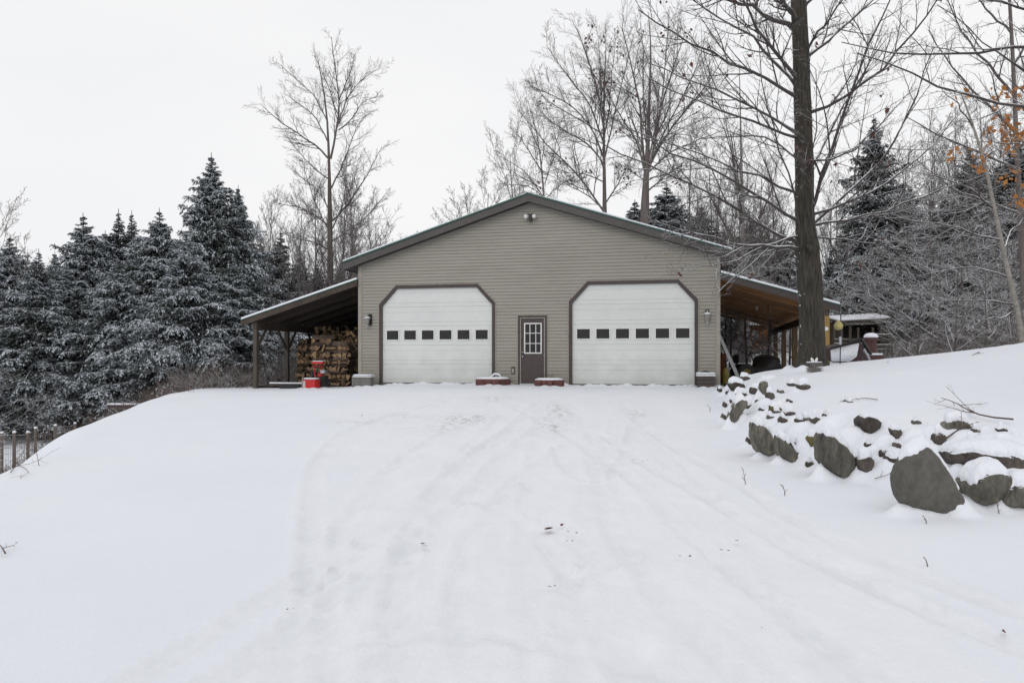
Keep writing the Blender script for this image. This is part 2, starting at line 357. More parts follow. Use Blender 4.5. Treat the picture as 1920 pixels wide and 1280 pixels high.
def dist_pl(X,Y,pl):
    D=np.full(X.shape,1e9)
    for (x0,y0),(x1,y1) in zip(pl[:-1],pl[1:]):
        dx,dy=x1-x0,y1-y0; L2=dx*dx+dy*dy+1e-9
        t=np.clip(((X-x0)*dx+(Y-y0)*dy)/L2,0,1); D=np.minimum(D,np.hypot(X-x0-t*dx,Y-y0-t*dy))
    return D
def fbm_grid(X,Y,scale,seed):
    # value noise on a lattice, vectorised
    rg=np.random.default_rng(seed); tab=rg.random((256,256))
    out=0; amp=1; tot=0
    for o in range(4):
        x=X*scale*2**o+37*o; y=Y*scale*2**o+91*o
        xi=np.floor(x).astype(int); yi=np.floor(y).astype(int); fx=x-xi; fy=y-yi; fx=fx*fx*(3-2*fx); fy=fy*fy*(3-2*fy)
        a=tab[xi%256,yi%256]; b=tab[(xi+1)%256,yi%256]; c=tab[xi%256,(yi+1)%256]; d=tab[(xi+1)%256,(yi+1)%256]
        out=out+amp*((a*(1-fx)+b*fx)*(1-fy)+(c*(1-fx)+d*fx)*fy); tot+=amp; amp*=0.55
    return out/tot-0.5
def build_ground():
    xs=np.concatenate([-np.geomspace(420,14,40),np.arange(-13.6,-9,0.22),np.arange(-9,-6,0.08),np.arange(-6,6.5,0.04),np.arange(6.5,9.5,0.08),np.arange(9.6,16,0.2),np.geomspace(16.2,420,40)])
    ys=np.concatenate([-np.geomspace(120,1,16),np.arange(0,3.5,0.3),np.arange(3.5,14,0.05),np.arange(14,26,0.09),np.arange(26,60,0.5),np.geomspace(60.5,600,40)])
    X,Y=np.meshgrid(xs,ys); Z=H(X,Y)
    ins=inpoly(X,Y,DRIVE).astype(float)
    near=(Y>1)&(Y<26)&(np.abs(X)<13)
    db=dist_pl(X,Y,DRIVE+DRIVE[:1]); wear=np.clip(0.5+(np.where(ins>0,db,-db)+0.9*fbm_grid(X,Y,0.8,44))/1.1,0,1)
    wear=np.where(near,wear,0)
    Z=Z-0.02*wear+np.where(near,0.010*fbm_grid(X,Y,1.1,3)+wear*(0.012*fbm_grid(X*1.6,Y*0.9,2.2,5)+0.010*np.clip(fbm_grid(X,Y,4,8),-0.1,1)+0.010*np.clip(fbm_grid(X,Y,12,28),0.08,1)),0)
    nz=fbm_grid(X,Y,1.7,9); nw=fbm_grid(X,Y,4.0,19)
    blue=np.zeros(X.shape)
    for pl,w,dp in TRW:
        d=dist_pl(X,Y,[tuple(p) for p in pl[::2]])+nw*0.05
        a=np.clip(0.8+nz*1.5,0.25,1.3)
        tread=0.86+0.14*np.cos(d/w*22)
        Z=Z+0.8*a*dp*(-np.exp(-(d/(w*0.42))**6)*tread+0.6*np.exp(-((d-w*0.58)/(w*0.14))**2)*(1+2.5*nw))
        wear=np.maximum(wear,np.where(d<w*0.6,0.8,0)); blue=np.maximum(blue,np.clip(a,0,1)*np.exp(-(d/(w*0.45))**4)*(0.55+dp*18)*(0.75+0.25*np.cos(d/w*22)))
    rg_=np.random.default_rng(5)
    # gentle footprints and lumps in the foreground
    for u,v in [(1215,1215),(1190,1230),(880,930),(1620,1065)]:
        hx,hy,_=hit(u,v); d2=((X-hx)/0.10)**2+((Y-hy)/0.2)**2; Z=Z-0.03*np.exp(-d2)
    green=np.zeros(X.shape)
    for u,v,rx,ry,st in [(870,784,.55,.9,1),(820,800,.6,.5,.6),(1050,770,.22,1.6,1),(1035,795,.22,1.0,.9),(1198,772,.3,.6,.8),(930,745,.5,.8,.7),(680,790,.7,.4,.5),(770,778,.4,.4,.6),(1010,728,2.2,.4,.8)]:
        hx,hy,_=hit(u,v); green=np.maximum(green,st*np.exp(-(((X-hx)/rx)**2+((Y-hy)/ry)**2)))
    rq=np.zeros(X.shape)
    for (x,y,z,rd) in DRIFT:
        i0,i1=np.searchsorted(ys,[y-3*rd,y+3*rd]); j0,j1=np.searchsorted(xs,[x-3*rd,x+3*rd])
        if i1<=i0 or j1<=j0: continue
        sx=X[i0:i1,j0:j1]-x; sy=Y[i0:i1,j0:j1]-y; e=(z-hz(x,y))*np.exp(-(sx*sx+sy*sy)/(rd*rd)); c=rq[i0:i1,j0:j1]; np.maximum(c,e,out=c)
    Z=Z+rq
    n=X.shape; V=np.stack([X,Y,Z],-1).reshape(-1,3)
    idx=np.arange(n[0]*n[1]).reshape(n); Fq=np.stack([idx[:-1,:-1],idx[:-1,1:],idx[1:,1:],idx[1:,:-1]],-1).reshape(-1,4)
    me=np_mesh('snow_ground',V,Fq,[M['snow']])
    at=me.color_attributes.new('wear','FLOAT_COLOR','POINT')
    c=np.zeros((len(V),4),np.float32); c[:,0]=wear.ravel(); c[:,1]=green.ravel(); c[:,2]=np.clip(blue,0,1).ravel(); c[:,3]=1; at.data.foreach_set('color',c.ravel())
    o=link('snow_ground',me); tag(o,'snow-covered drive and rising lawn in front of the garage','snow',kind='structure')
DRIFT=[]

# ------------------------------------------------------------------ garage
WX=5.62; PK=5.53; M0=0.318
g=empty('garage',G(0,0,0),-TH,label='tan clapboard garage with two white overhead doors and lean-to roofs on both sides',cat='garage')
DOORS=[(-4.82,-1.20,3.0),(1.30,4.91,3.0)]
CHX,CHZ=0.50,0.55
def door_half(z,x0,x1,zt,grow=0.0):
    x0-=grow; x1+=grow; zt+=grow
    k=0.0 if z<zt-CHZ-grow*0.4 else (z-(zt-CHZ-grow*0.4))/(CHZ+grow*0.4)*(CHX+grow*0.6)
    return x0+k, x1-k
def siding():
    V=[];Fq=[]
    def quad(a0,b0,a1,b1,z0,z1):
        # lap board: bottom edge 14 mm proud, drawn with its underside
        if max(b0-a0,b1-a1)<0.01: return
        n=len(V); V.extend([(a0,-0.020,z0),(b0,-0.020,z0),(b1,-0.004,z1-0.006),(a1,-0.004,z1-0.006),(a0,-0.001,z0),(b0,-0.001,z0)])
        Fq.append((n,n+1,n+2,n+3)); Fq.append((n+4,n+5,n+1,n))
    hstep=0.1015; z=0.0
    while z<5.6:
        z0,z1=z,min(z+hstep,5.56); zm=(z0+z1)/2
        out=lambda q: min(WX,max(0.0,(PK+0.06-q)/M0))
        cuts=[]
        for (x0,x1,zt) in DOORS:
            if zm<zt+0.05: cuts.append(lambda q,x0=x0,x1=x1,zt=zt: door_half(min(q,zt+0.05),x0,x1,zt,0.05))
        if zm<2.07: cuts.append(lambda q: (-0.36,0.50))
        cuts.sort(key=lambda c:c(zm)[0])
        l=lambda q:-out(q)
        for c in cuts:
            quad(l(z0),c(z0)[0],l(z1),c(z1)[0],z0,z1); l=(lambda q,c=c:c(q)[1])
        quad(l(z0),out(z0),l(z1),out(z1),z0,z1)
        z+=hstep
    me=np_mesh('siding_wall',V,Fq,[M['siding']],smooth=False); return link('siding_wall',me,g)
siding()
b=MB()   # body of the building behind the siding
b.prism([(-5.60,-0.2),(5.60,-0.2),(5.60,3.70),(0,5.50),(-5.60,3.70)],0.12,18.0); b.build('building_body',M['siding'],g)
b=MB(); b.box(-WX-0.02,-WX+0.10,-0.03,0.115,-0.1,3.74); b.build('corner_board',M['trimtan'],g)
b=MB(); b.box(WX-0.10,WX+0.02,-0.03,0.115,-0.1,3.70); b.build('corner_board',M['trimtan'],g)
b=MB(); b.box(-5.5,5.5,-0.03,0.1,-0.15,-0.005); b.build('foundation',M['greybox'],g)
# roof
def rz(t): return 5.78-M0*abs(t)
for s,te in ((-1,6.05),(1,5.98)):
    def sl(lo,hi,t0=0.0,t1=te,s=s):
        q=[(s*t0,rz(t0)+lo),(s*t1,rz(t1)+lo),(s*t1,rz(t1)+hi),(s*t0,rz(t0)+hi)]
        return q if s>0 else q[::-1]
    b=MB(); b.prism(sl(-0.035,0.012),-0.36,18.3); b.build('roof_panel',M['green'],g)
    b=MB(); b.prism(sl(-0.25,-0.037),-0.33,-0.29); b.prism([(s*(te-0.03),rz(te)-0.25),(s*(te-0.0),rz(te)-0.25),(s*te,rz(te)-0.04),(s*(te-0.03),rz(te)-0.04)][::s],-0.288,18.2)
    b.build('fascia',M['fascia'],g)
    b=MB(); b.prism(sl(-0.235,-0.215,0.0,te-0.035),-0.285,0.13); b.prism(sl(-0.235,-0.215,5.64,te-0.035),0.14,18.1); b.build('soffit',M['soffit'],g)
    b=MB(); b.prism(sl(0.014,0.055,2.6 if s<0 else 0.8,te-0.02),-0.345,18.2); b.prism(sl(0.014,0.030,0.1,2.58 if s<0 else 0.78),-0.33,18.2)
    b.build('roof_snow',M['snowcap'],g)
# overhead doors
for di,(x0,x1,zt) in enumerate(DOORS):
    d=empty('garage_door',(0,0,0)); d.parent=g
    p=MB(); W=x1-x0; nsec=5; hs=(zt+0.02)/nsec
    secs=[]
    for k in range(nsec):
        za,zb=k*hs+0.0024,(k+1)*hs-0.0024
        xa0,xa1=door_half(za,x0,x1,zt); xb0,xb1=door_half(min(zb,zt-0.001),x0,x1,zt)
        # split in three ribbed strips so each section shows its shallow grooves
        strips=[(za,za+(zb-za)*0.2,0.0),(za+(zb-za)*0.2+0.003,za+(zb-za)*0.72,0.0045),(za+(zb-za)*0.72+0.003,zb,0.0)] if k!=2 else [(za,zb,0.0)]
        for (q0,q1,off) in strips:
            q1=min(q1,zt); a0,a1=x0-0.05,x1+0.05
            if q1>zt-CHZ:
                l0,r0=door_half(q0,x0-0.03,x1+0.03,zt+0.03); l1,r1=door_half(q1,x0-0.03,x1+0.03,zt+0.03)
            else: l0=l1=a0; r0=r1=a1
            p.add([(l0,0.035-off,q0),(r0,0.035-off,q0),(r1,0.035-off,q1),(l1,0.035-off,q1),(l0,0.06,q0),(r0,0.06,q0),(r1,0.06,q1),(l1,0.06,q1)],
                  [(0,1,2,3),(7,6,5,4),(4,5,1,0),(3,2,6,7),(0,3,7,4),(1,5,6,2)])
    p.box(x0-0.05,x1+0.05,0.062,0.10,-0.02,zt-CHZ); p.prism([(x0-0.03,zt-CHZ),(x1+0.03,zt-CHZ),(x1-CHX+0.02,zt+0.03),(x0+CHX-0.02,zt+0.03)],0.062,0.1)
    p.build('door_panel',M['door'],d)
    p=MB(); p.box(x0,x1,0.0,0.03,-0.03,0.012); p.build('bottom_seal',M['black'],d)
    for k in range(6):
        cx=x0+W*(0.5+(k-2.5)*0.1625); w2,h2=0.195,0.145; cz=1.525
        w=MB(); e=0.03
        w.box(cx-w2-e,cx+w2+e,0.012,0.034,cz+h2,cz+h2+e); w.box(cx-w2-e,cx+w2+e,0.012,0.034,cz-h2-e,cz-h2)
        w.box(cx-w2-e,cx-w2,0.012,0.034,cz-h2+0.001,cz+h2-0.001); w.box(cx+w2,cx+w2+e,0.012,0.034,cz-h2+0.001,cz+h2-0.001)
        wo=w.build('window',M['whiteframe'],d)
        w=MB(); w.box(cx-w2+0.001,cx+w2-0.001,0.022,0.033,cz-h2+0.001,cz+h2-0.001); w.build('pane',M['glass'],d)
    # trim: ring following the clipped corners
    def ring(gr):
        a0,a1=x0-gr,x1+gr; top=zt+gr; c=CHZ+gr*0.4; cx_=CHX+gr*0.6
        return [(a0,-0.05),(a0,top-c),(a0+cx_,top),(a1-cx_,top),(a1,top-c),(a1,-0.05)]
    for nm,g0,g1,ya,yb,mm in (('door_casing',0.0,0.10,-0.04,0.03,'brown'),('casing_edge',0.102,0.125,-0.03,0.0,'trimtan')):
        A=ring(g0);B=ring(g1); q=MB()
        for i in range(5):
            q.add([(A[i][0],ya,A[i][1]),(A[i+1][0],ya,A[i+1][1]),(B[i+1][0],ya,B[i+1][1]),(B[i][0],ya,B[i][1]),
                   (A[i][0],yb,A[i][1]),(A[i+1][0],yb,A[i+1][1]),(B[i+1][0],yb,B[i+1][1]),(B[i][0],yb,B[i][1])],
                  [(0,3,2,1),(4,5,6,7),(0,1,5,4),(2,3,7,6)]+([(0,4,7,3)] if i==0 else [])+([(1,2,6,5)] if i==4 else []))
        q.build(nm,M[mm],g)
# entrance door
d=empty('entrance_door',(0,0,0)); d.parent=g
x0,x1,zt=-0.28,0.43,2.0
q=MB(); q.box(x0-0.10,x0-0.035,-0.035,0.04,-0.03,zt+0.03); q.box(x1+0.035,x1+0.10,-0.035,0.04,-0.03,zt+0.03); q.box(x0-0.10,x1+0.10,-0.037,0.04,zt+0.035,zt+0.095); q.build('door_casing',M['brown'],d)
q=MB(); q.box(x0-0.034,x0-0.004,-0.02,0.05,0.0,zt); q.box(x1+0.004,x1+0.034,-0.02,0.05,0.0,zt); q.box(x0-0.034,x1+0.034,-0.022,0.05,zt+0.004,zt+0.034); q.build('door_frame',M['trimtan'],d)
q=MB(); q.box(x0-0.12,x0-0.101,-0.03,0.0,-0.03,zt+0.12); q.box(x1+0.101,x1+0.12,-0.03,0.0,-0.03,zt+0.12); q.box(x0-0.12,x1+0.12,-0.028,0.0,zt+0.097,zt+0.118); q.build('casing_edge',M['trimtan'],d)
q=MB(); q.box(x0,x1,0.012,0.06,0.03,zt); q.build('door_leaf',M['doorbrown'],d)
q=MB(); q.box(x0-0.03,x1+0.03,-0.08,0.03,-0.03,0.02); q.build('threshold',M['metal'],d)
wx0,wx1,wz0,wz1=-0.19,0.36,0.93,1.87
q=MB(); q.box(wx0,wx1,-0.004,0.011,wz0,wz0+0.035); q.box(wx0,wx1,-0.004,0.011,wz1-0.035,wz1)
q.box(wx0,wx0+0.035,-0.003,0.011,wz0+0.036,wz1-0.036); q.box(wx1-0.035,wx1,-0.003,0.011,wz0+0.036,wz1-0.036)
for i in (1,2):
    xx=wx0+(wx1-wx0)*i/3; q.box(xx-0.010,xx+0.010,-0.002,0.011,wz0+0.036,wz1-0.036)
    zz=wz0+(wz1-wz0)*i/3; q.box(wx0+0.036,wx1-0.036,0.000,0.0105,zz-0.010,zz+0.010)
q.build('window_grille',M['whiteframe'],d)
q=MB(); q.box(wx0+0.03,wx1-0.03,0.004,0.0115,wz0+0.03,wz1-0.03); q.build('pane',M['glass'],d)
for zz,r in ((0.84,0.032),(0.97,0.026)):
    q=MB(); q.tube([(x0+0.055,0.012,zz),(x0+0.055,-0.02,zz),(x0+0.055,-0.03,zz),(x0+0.055,-0.055,zz)],[r*0.9,r*0.5,r,r*0.7],12); q.build('door_knob',M['metal'],d,smooth=True)
# lean-to roofs
def leanto(s,tw,te,zw,ze,depth,sheet,posts,postmat,beammat):
    def q4(lo,hi,a=tw,b_=te):
        f=lambda t: zw+(ze-zw)*(abs(t)-tw)/(te-tw)
        p=[(s*a,f(a)+lo),(s*b_,f(b_)+lo),(s*b_,f(b_)+hi),(s*a,f(a)+hi)]; return p if s>0 else p[::-1]
    r=empty('lean_to',(0,0,0)); r.parent=g
    m=MB(); m.prism(q4(-0.02,0.012),-0.14,depth+0.1); m.build('roof_panel',M['green'],r)
    m=MB(); m.prism(q4(0.014,0.075,tw+0.02,te-0.02),-0.13,depth); m.build('roof_snow',M['snowcap'],r)
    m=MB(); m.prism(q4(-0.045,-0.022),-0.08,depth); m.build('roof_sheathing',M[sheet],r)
    m=MB(); m.prism(q4(-0.20,-0.022),-0.12,-0.082); m.build('fascia',M['brown'] if s>0 else M['oldwood'],r)
    m=MB(); f=lambda t: zw+(ze-zw)*(abs(t)-tw)/(te-tw)
    tp=te-0.45 if s<0 else te-0.35
    k=0; y=1.2 if s<0 else 2.5
    while y<depth-0.2:
        pl=q4(-0.20 if s<0 else -0.11,-0.046,tw+0.01,te-0.05); m=MB(); m.prism(pl,y,y+0.05); m.build('rafter',M[sheet if s>0 else 'darkply'],r); y+=1.2 if s<0 else 2.6
    m=MB(); zb=f(tp)-0.21; m.box(s*tp-0.07,s*tp+0.07,0.0,depth,zb-0.24,zb-0.005); m.build('eave_beam',M[beammat],r)
    for i,y in enumerate(posts):
        w=0.068 if s<0 else 0.09
        zg=hz(*G(s*tp,y)[:2])-0.15
        m=MB(); m.box(s*tp-w,s*tp+w,y,y+2*w,zg,zb-0.242)
        m.build('post',M[postmat],r,bevel=0.006)
        if s<0:
            m=MB()
            for sg in (-1,1):
                if i==0 and sg<0: continue
                m.beam((s*tp,y+w+sg*0.08,zb-0.85),(s*tp,y+w+sg*0.62,zb-0.25),0.05,0.09)
            m.build('knee_brace',M[postmat],r)
    return r,tp
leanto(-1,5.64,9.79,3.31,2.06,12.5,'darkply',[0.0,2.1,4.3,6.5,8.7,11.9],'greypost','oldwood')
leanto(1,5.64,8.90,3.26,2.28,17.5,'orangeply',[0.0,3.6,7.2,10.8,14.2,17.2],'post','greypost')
m=MB(); m.box(-9.4,-5.65,0.3,12.5,-0.35,-0.125); m.box(5.65,8.6,0.2,17.4,-0.25,0.015); o=m.build('dirt_floor',M['dirt']); o.location=G(0,0); o.rotation_euler=(0,0,-TH); tag(o,'dark bare earth floor under the lean-to roofs','ground',kind='structure')
# yellow board with white ornament on the outer front post of the right lean-to
t0=8.40; m=MB(); m.box(0.03,0.22,-0.035,-0.005,0.3,1.98); 
o=m.build('yellow_board',M['yellow']); o.location=G(t0,0,0); o.rotation_euler=(0,0,-TH); tag(o,'bright yellow upright board at the front corner of the lean-to','board')
m=MB(); m.tube([(0,-0.02,0),(0,0.0,0)],0.06,16); o=m.build('round_ornament',M['whiteframe']); o.location=G(t0+0.13,-0.037,1.62); o.rotation_euler=(0,0,-TH); tag(o,'small round white ornament on the yellow board','ornament')

# wall lanterns
def lantern(t,z,side,label):
    r=empty('wall_lantern',G(t,-0.03,z),-TH,label=label,cat='lantern',group='wall lanterns beside the garage doors')
    m=MB(); m.box(side*0.0-0.055+side*0.05,0.055+side*0.05,-0.02,0.012,-0.13,0.22); m.build('back_plate',M['darkmetal'],r,bevel=0.005)
    m=MB(); m.tube([(side*0.05,-0.02,0.18),(side*0.04,-0.10,0.21),(0,-0.15,0.17)],0.012,8); m.build('arm',M['darkmetal'],r)
    m=MB(); m.lathe([(0.012,0.20),(0.02,0.17),(0.05,0.13),(0.105,0.085),(0.11,0.065),(0.02,0.06)],0,-0.15,14); c=m.build('lantern_cap',M['metal'],r,smooth=True)
    m=MB(); m.lathe([(0.03,0.135),(0.09,0.112),(0.108,0.09)],0,-0.15,14); m.build('snow',M['snowcap'],c,smooth=True)
    m=MB(); m.lathe([(0.085,0.058),(0.08,0.0),(0.06,-0.10),(0.035,-0.15)],0,-0.15,8); m.build('lantern_glass',mat('lantern_glass',(0.28,0.27,0.24),(0.2,0.19,0.17),8,0.2),r)
    m=MB(); m.lathe([(0.036,-0.151),(0.03,-0.18),(0.012,-0.20),(0.018,-0.22),(0.003,-0.26)],0,-0.15,10); m.build('finial',M['metal'],r,smooth=True)
lantern(-5.27,1.98,1,'snow-dusted carriage lantern on the siding left of the left garage door')
lantern(5.27,1.98,0,'snow-dusted carriage lantern on the siding right of the right garage door')
r=empty('floodlight',G(0.03,-0.02,5.10),-TH,label='twin-bulb security floodlight under the gable peak',cat='floodlight')
m=MB(); m.lathe([(0.075,0.05),(0.075,0.09)],0,-0.03,14); m.box(-0.10,0.10,-0.10,0.0,0.05,0.09); m.box(-0.05,0.05,-0.12,-0.02,-0.14,0.05); m.build('fixture',M['darkmetal'],r,bevel=0.004)
for s in (-1,1):
    m=MB(); m.tube([(s*0.05,-0.06,0.03),(s*0.09,-0.10,0.02),(s*0.13,-0.16,0.0),(s*0.15,-0.19,-0.01)],[0.03,0.04,0.068,0.06],12); m.build('bulb',M['whiteframe'],r,smooth=True)
r=empty('outlet_box',G(-0.53,-0.02,0.42),-TH,label='small weatherproof outlet box on the siding left of the brown door',cat='outlet')
m=MB(); m.box(-0.055,0.055,-0.02,0.0,-0.11,0.11); m.build('cover_frame',M['brown'],r); m=MB(); m.box(-0.032,0.032,-0.032,-0.021,-0.085,0.06); m.build('cover',M['trimtan'],r)

# storage box left, brown box right
def gbox(name,t,yl,rz_,label,cat):
    z=hz(*G(t,yl)[:2]); return empty(name,G(t,yl,z),-TH+rz_,label=label,cat=cat)
r=gbox('storage_bin',-5.20,-0.6,R(6),'grey storage bin with a snowy lid at the left corner of the garage','bin'); r.scale=(0.85,0.85,0.9)
m=MB(); m.box(-0.30,0.32,-0.25,0.25,0.0,0.34); m.build('bin_body',M['greybox'],r,bevel=0.01)
m=MB(); m.box(-0.34,0.35,-0.28,0.28,0.342,0.37); l=m.build('lid',M['whiteframe'],r,bevel=0.006)
m=MB(); m.box(-0.34,0.35,-0.28,0.28,0.371,0.44); m.build('snow',M['snowcap'],l,bevel=0.03,smooth=True)
m=MB(); m.box(-0.38,-0.305,-0.24,0.2,0.0,0.40); m.build('side_panel',M['trap'],r,bevel=0.01)
r=gbox('drain_box',5.22,-0.42,0,'dark brown slatted box with thick snowy lid beside the right garage door','box')
m=MB(); 
for k in range(3): m.box(-0.24,0.24,-0.24,0.24,0.01+k*0.105,0.108+k*0.105)
m.build('box_body',M['doorbrown'],r,bevel=0.008)
m=MB(); m.box(-0.275,0.275,-0.275,0.275,0.33,0.37); l=m.build('lid',M['whiteframe'],r,bevel=0.01)
m=MB(); m.box(-0.28,0.28,-0.28,0.28,0.372,0.44); m.build('snow',M['snowcap'],l,bevel=0.028,smooth=True)
m=MB(); m.prism([(-0.15,0.42),(0.15,0.42),(0.08,0.475),(0.0,0.49),(-0.08,0.475)],-0.20,0.10); m.build('hood',M['black'],l)
# brick planters
def planter(t,yl,w,dp,n,label,stick):
    z=hz(*G(t,yl)[:2])-0.03
    r=empty('brick_planter',G(t,yl,z),-TH,label=label,cat='planter',group='brick planters either side of the brown door')
    if n==4: poly=[(-w,-dp),(w*0.55,-dp),(w,dp*0.2),(w*0.9,dp),(-w,dp)]
    else: poly=[(w*math.cos(a),dp*math.sin(a)) for a in [math.pi*2*(k+0.5)/8 for k in range(8)]]
    for i in range(len(poly)): pass
    m=MB()
    for k in range(2):
        for i in range(len(poly)):
            a=Vector((*poly[i],0)); c=Vector((*poly[(i+1)%len(poly)],0)); L=(c-a).length; nb=max(1,round(L/0.2))
            for j in range(nb):
                p0=a.lerp(c,(j+0.02)/nb); p1=a.lerp(c,(j+0.98)/nb); zz=0.055+k*0.112
                m.beam((p0.x,p0.y,zz),(p1.x,p1.y,zz),0.09,0.108)
    m.build('brick_ring',M['brick'],r,bevel=0.006)
    m=MB(); 
    n_=len(poly); vs=[(x*1.03,y*1.03,0.215) for x,y in poly]+[(x*1.05,y*1.05,0.245) for x,y in poly]+[(x*0.8,y*0.8,0.28) for x,y in poly]+[(0,0,0.285)]
    fs=[(i,(i+1)%n_,n_+(i+1)%n_,n_+i) for i in range(n_)]+[(n_+i,n_+(i+1)%n_,2*n_+(i+1)%n_,2*n_+i) for i in range(n_)]+[(2*n_+i,2*n_+(i+1)%n_,3*n_) for i in range(n_)]+[tuple(range(n_-1,-1,-1))]
    m.add(vs,fs); m.build('snow_fill',M['snowcap'],r,smooth=True)
    if stick:
        m=MB(); m.tube([(-0.1,-0.02,0.28),(0.02,0,0.38),(0.15,0.03,0.36),(0.22,0.04,0.27)],[0.02,0.03,0.03,0.015],7); m.build('snowy_stem',M['snowcap'],r,smooth=True)
    else:
        m=MB()
        for k in range(14):
            x=random.uniform(-0.35,0.2); m.tube([(x,0.1,0.26),(x+random.uniform(-.05,.05),0.1,0.34),(x+random.uniform(-.1,.1),0.1,0.38)],0.004,4)
        m.build('dry_stems',M['brush'],r)
planter(-1.02,-0.5,0.45,0.3,4,'low red brick planter with a snowy stem, left of the brown door',True)
planter(0.72,-0.7,0.42,0.32,8,'rounded red brick planter of dry stems, right of the brown door',False)

# ------------------------------------------------------------------ firewood
def log_mesh(kind,L,w,seed):
    rr=random.Random(seed); n=MB()
    if kind==0: pr=[(-w*.55,-w*.3),(w*.55,-w*.34),(w*.38,w*.1),(0.02,w*.5),(-w*.36,w*.16)]
    elif kind==1: pr=[(-w*.5,-w*.35),(w*.3,-w*.42),(w*.55,w*.05),(w*.1,w*.42),(-w*.45,w*.2)]
    elif kind==2: pr=[(w*.46*math.cos(a),w*.42*math.sin(a)) for a in [k*math.pi/4 for k in range(8)]]
    else: pr=[(-w*.6,-w*.16),(w*.56,-w*.25),(w*.6,w*.1),(-w*.5,w*.25)]
    pr=[(x*(1+rr.uniform(-.12,.12)),z*(1+rr.uniform(-.12,.12))) for x,z in pr]; k=len(pr)
    vs=[];fs=[];mi=[]; S_=4
    for i in range(S_):
        y=-L/2+L*i/(S_-1); ox=rr.uniform(-.008,.008)
        vs+=[(x*rr.uniform(.94,1.04)+ox,y,z*rr.uniform(.94,1.04)) for x,z in pr]
    n.add(vs,[(i*k+j,i*k+(j+1)%k,(i+1)*k+(j+1)%k,(i+1)*k+j) for i in range(S_-1) for j in range(k)],0)
    for j in range(S_-1):   # the two split faces
        for q in (0,k-1): n.m[len(n.m)-(S_-1)*k+j*k+q]= 1 if (kind!=2 and seed%3==0 and q==0) else 0
    n.add(vs[:k],[tuple(range(k-1,-1,-1))],1); n.add(vs[-k:],[tuple(range(k))],1)
    o=n.build('log_src',[M['logbark'],M['logend']]); me=o.data; bpy.data.objects.remove(o); return me
LOGS=[log_mesh([0,1,3,0,1,3,2,1,3,0,3,1][k],0.44+0.03*(k%3),0.155+0.02*(k%4),k) for k in range(12)]
nlog=0
def stack(t0,t1,yl,ztop,label,group,rows=1,jag=0.1,cross=True):
    global nlog
    z=-0.125; c=0
    while z<ztop:
        side=(cross and c%2==1)
        h=0.122
        if side:
            x=t0
            while x<t1-0.2:
                for dy in (-0.13,0.1):
                    o=bpy.data.objects.new('firewood_log',random.choice(LOGS)); COL.objects.link(o)
                    o.location=G(min(x+0.24,t1-0.18)+random.uniform(-.03,.03),yl+dy+random.uniform(-.02,.02),z+h/2)
                    o.rotation_euler=(0,random.uniform(0,6.28),-TH+math.pi/2+random.uniform(-.1,.1)); o.scale=(0.9,1.0,0.9)
                    o.rotation_mode='XYZ'; tag(o,label,'log',group); nlog+=1
                x+=0.47
        else:
            x=t0+0.06+random.uniform(-.02,.03)
            while x<t1-0.02:
                w=random.uniform(0.12,0.19)
                if z+h>ztop-jag and random.random()<0.35: x+=w; continue
                o=bpy.data.objects.new('firewood_log',random.choice(LOGS)); COL.objects.link(o)
                o.location=G(x,yl+random.uniform(-.05,.05),z+h/2); o.rotation_euler=(random.uniform(-.05,.05),random.uniform(0,6.28),-TH+random.uniform(-.12,.12))
                o.scale=(w/0.155,1.0,0.95); tag(o,label,'log',group); nlog+=1; x+=w
        z+=h*random.uniform(0.94,1.04); c+=1
stack(T(629,0.9),T(661,0.9),0.9,1.32,'split firewood log in the front stack nearest the garage wall','logs in the front stack by the wall')
stack(T(588,1.4),T(630,1.4),1.4,1.50,'split firewood log in the middle stack behind the red snow blower','logs in the middle stack')
stack(T(562,2.6),T(592,2.6),2.6,1.45,'split firewood log in the leftmost stack beyond the snow blower','logs in the leftmost stack')
stack(T(655,1.9),T(674,1.9),1.9,1.68,'split firewood log in the narrow stack tight against the wall','logs in the narrow stack')
stack(T(596,3.2),T(676,3.2),3.2,1.85,'split firewood log in the tall back row of the woodpile','logs in the tall back row',cross=False)

# ------------------------------------------------------------------ snow blower
z=hz(*G(T(583,-0.3),-0.3)[:2])
r=empty('snow_blower',G(T(584,-0.9),-0.9,hz(*G(T(584,-0.9),-0.9)[:2])),-TH+R(-4),label='red snow blower with snow on its housing, parked before the woodpile',cat='snow blower'); r.scale=(0.8,0.8,0.8)
m=MB(); m.box(-0.27,0.27,-0.20,0.22,0.02,0.36); hsg=m.build('auger_housing',M['red'],r,bevel=0.012)
m=MB(); m.box(-0.30,-0.275,-0.21,0.24,0.0,0.42); m.tube([(-0.29,-0.2,0.0),(-0.29,-0.2,0.42),(-0.25,0.1,0.44)],0.012,6); m.build('side_plate',M['metal'],hsg)
m=MB(); m.box(-0.27,0.27,-0.19,0.21,0.362,0.43); m.build('snow',M['snowcap'],hsg,bevel=0.03,smooth=True)
m=MB(); m.box(-0.25,-0.16,-0.204,-0.2005,0.06,0.30); stk=m.build('sticker',M['whiteframe'],hsg)
m=MB()
for k in range(5): m.box(-0.235,-0.175,-0.2075,-0.2045,0.09+k*0.04,0.105+k*0.04)
m.build('sticker_print',M['darkmetal'],stk)
m=MB(); m.tube([(-0.22,0.55,0.98),(0.0,0.25,0.55),(0.03,0.2,0.3)],0.017,8); m.tube([(0.20,0.55,0.98),(0.17,0.25,0.55),(0.16,0.2,0.3)],0.017,8); m.tube([(-0.22,0.5,0.87),(0.2,0.5,0.87)],0.012,8); m.build('handle_frame',M['red'],r,smooth=True)
m=MB(); m.box(-0.26,0.24,0.45,0.62,0.97,1.06); pn=m.build('control_panel',M['red'],r,bevel=0.015)
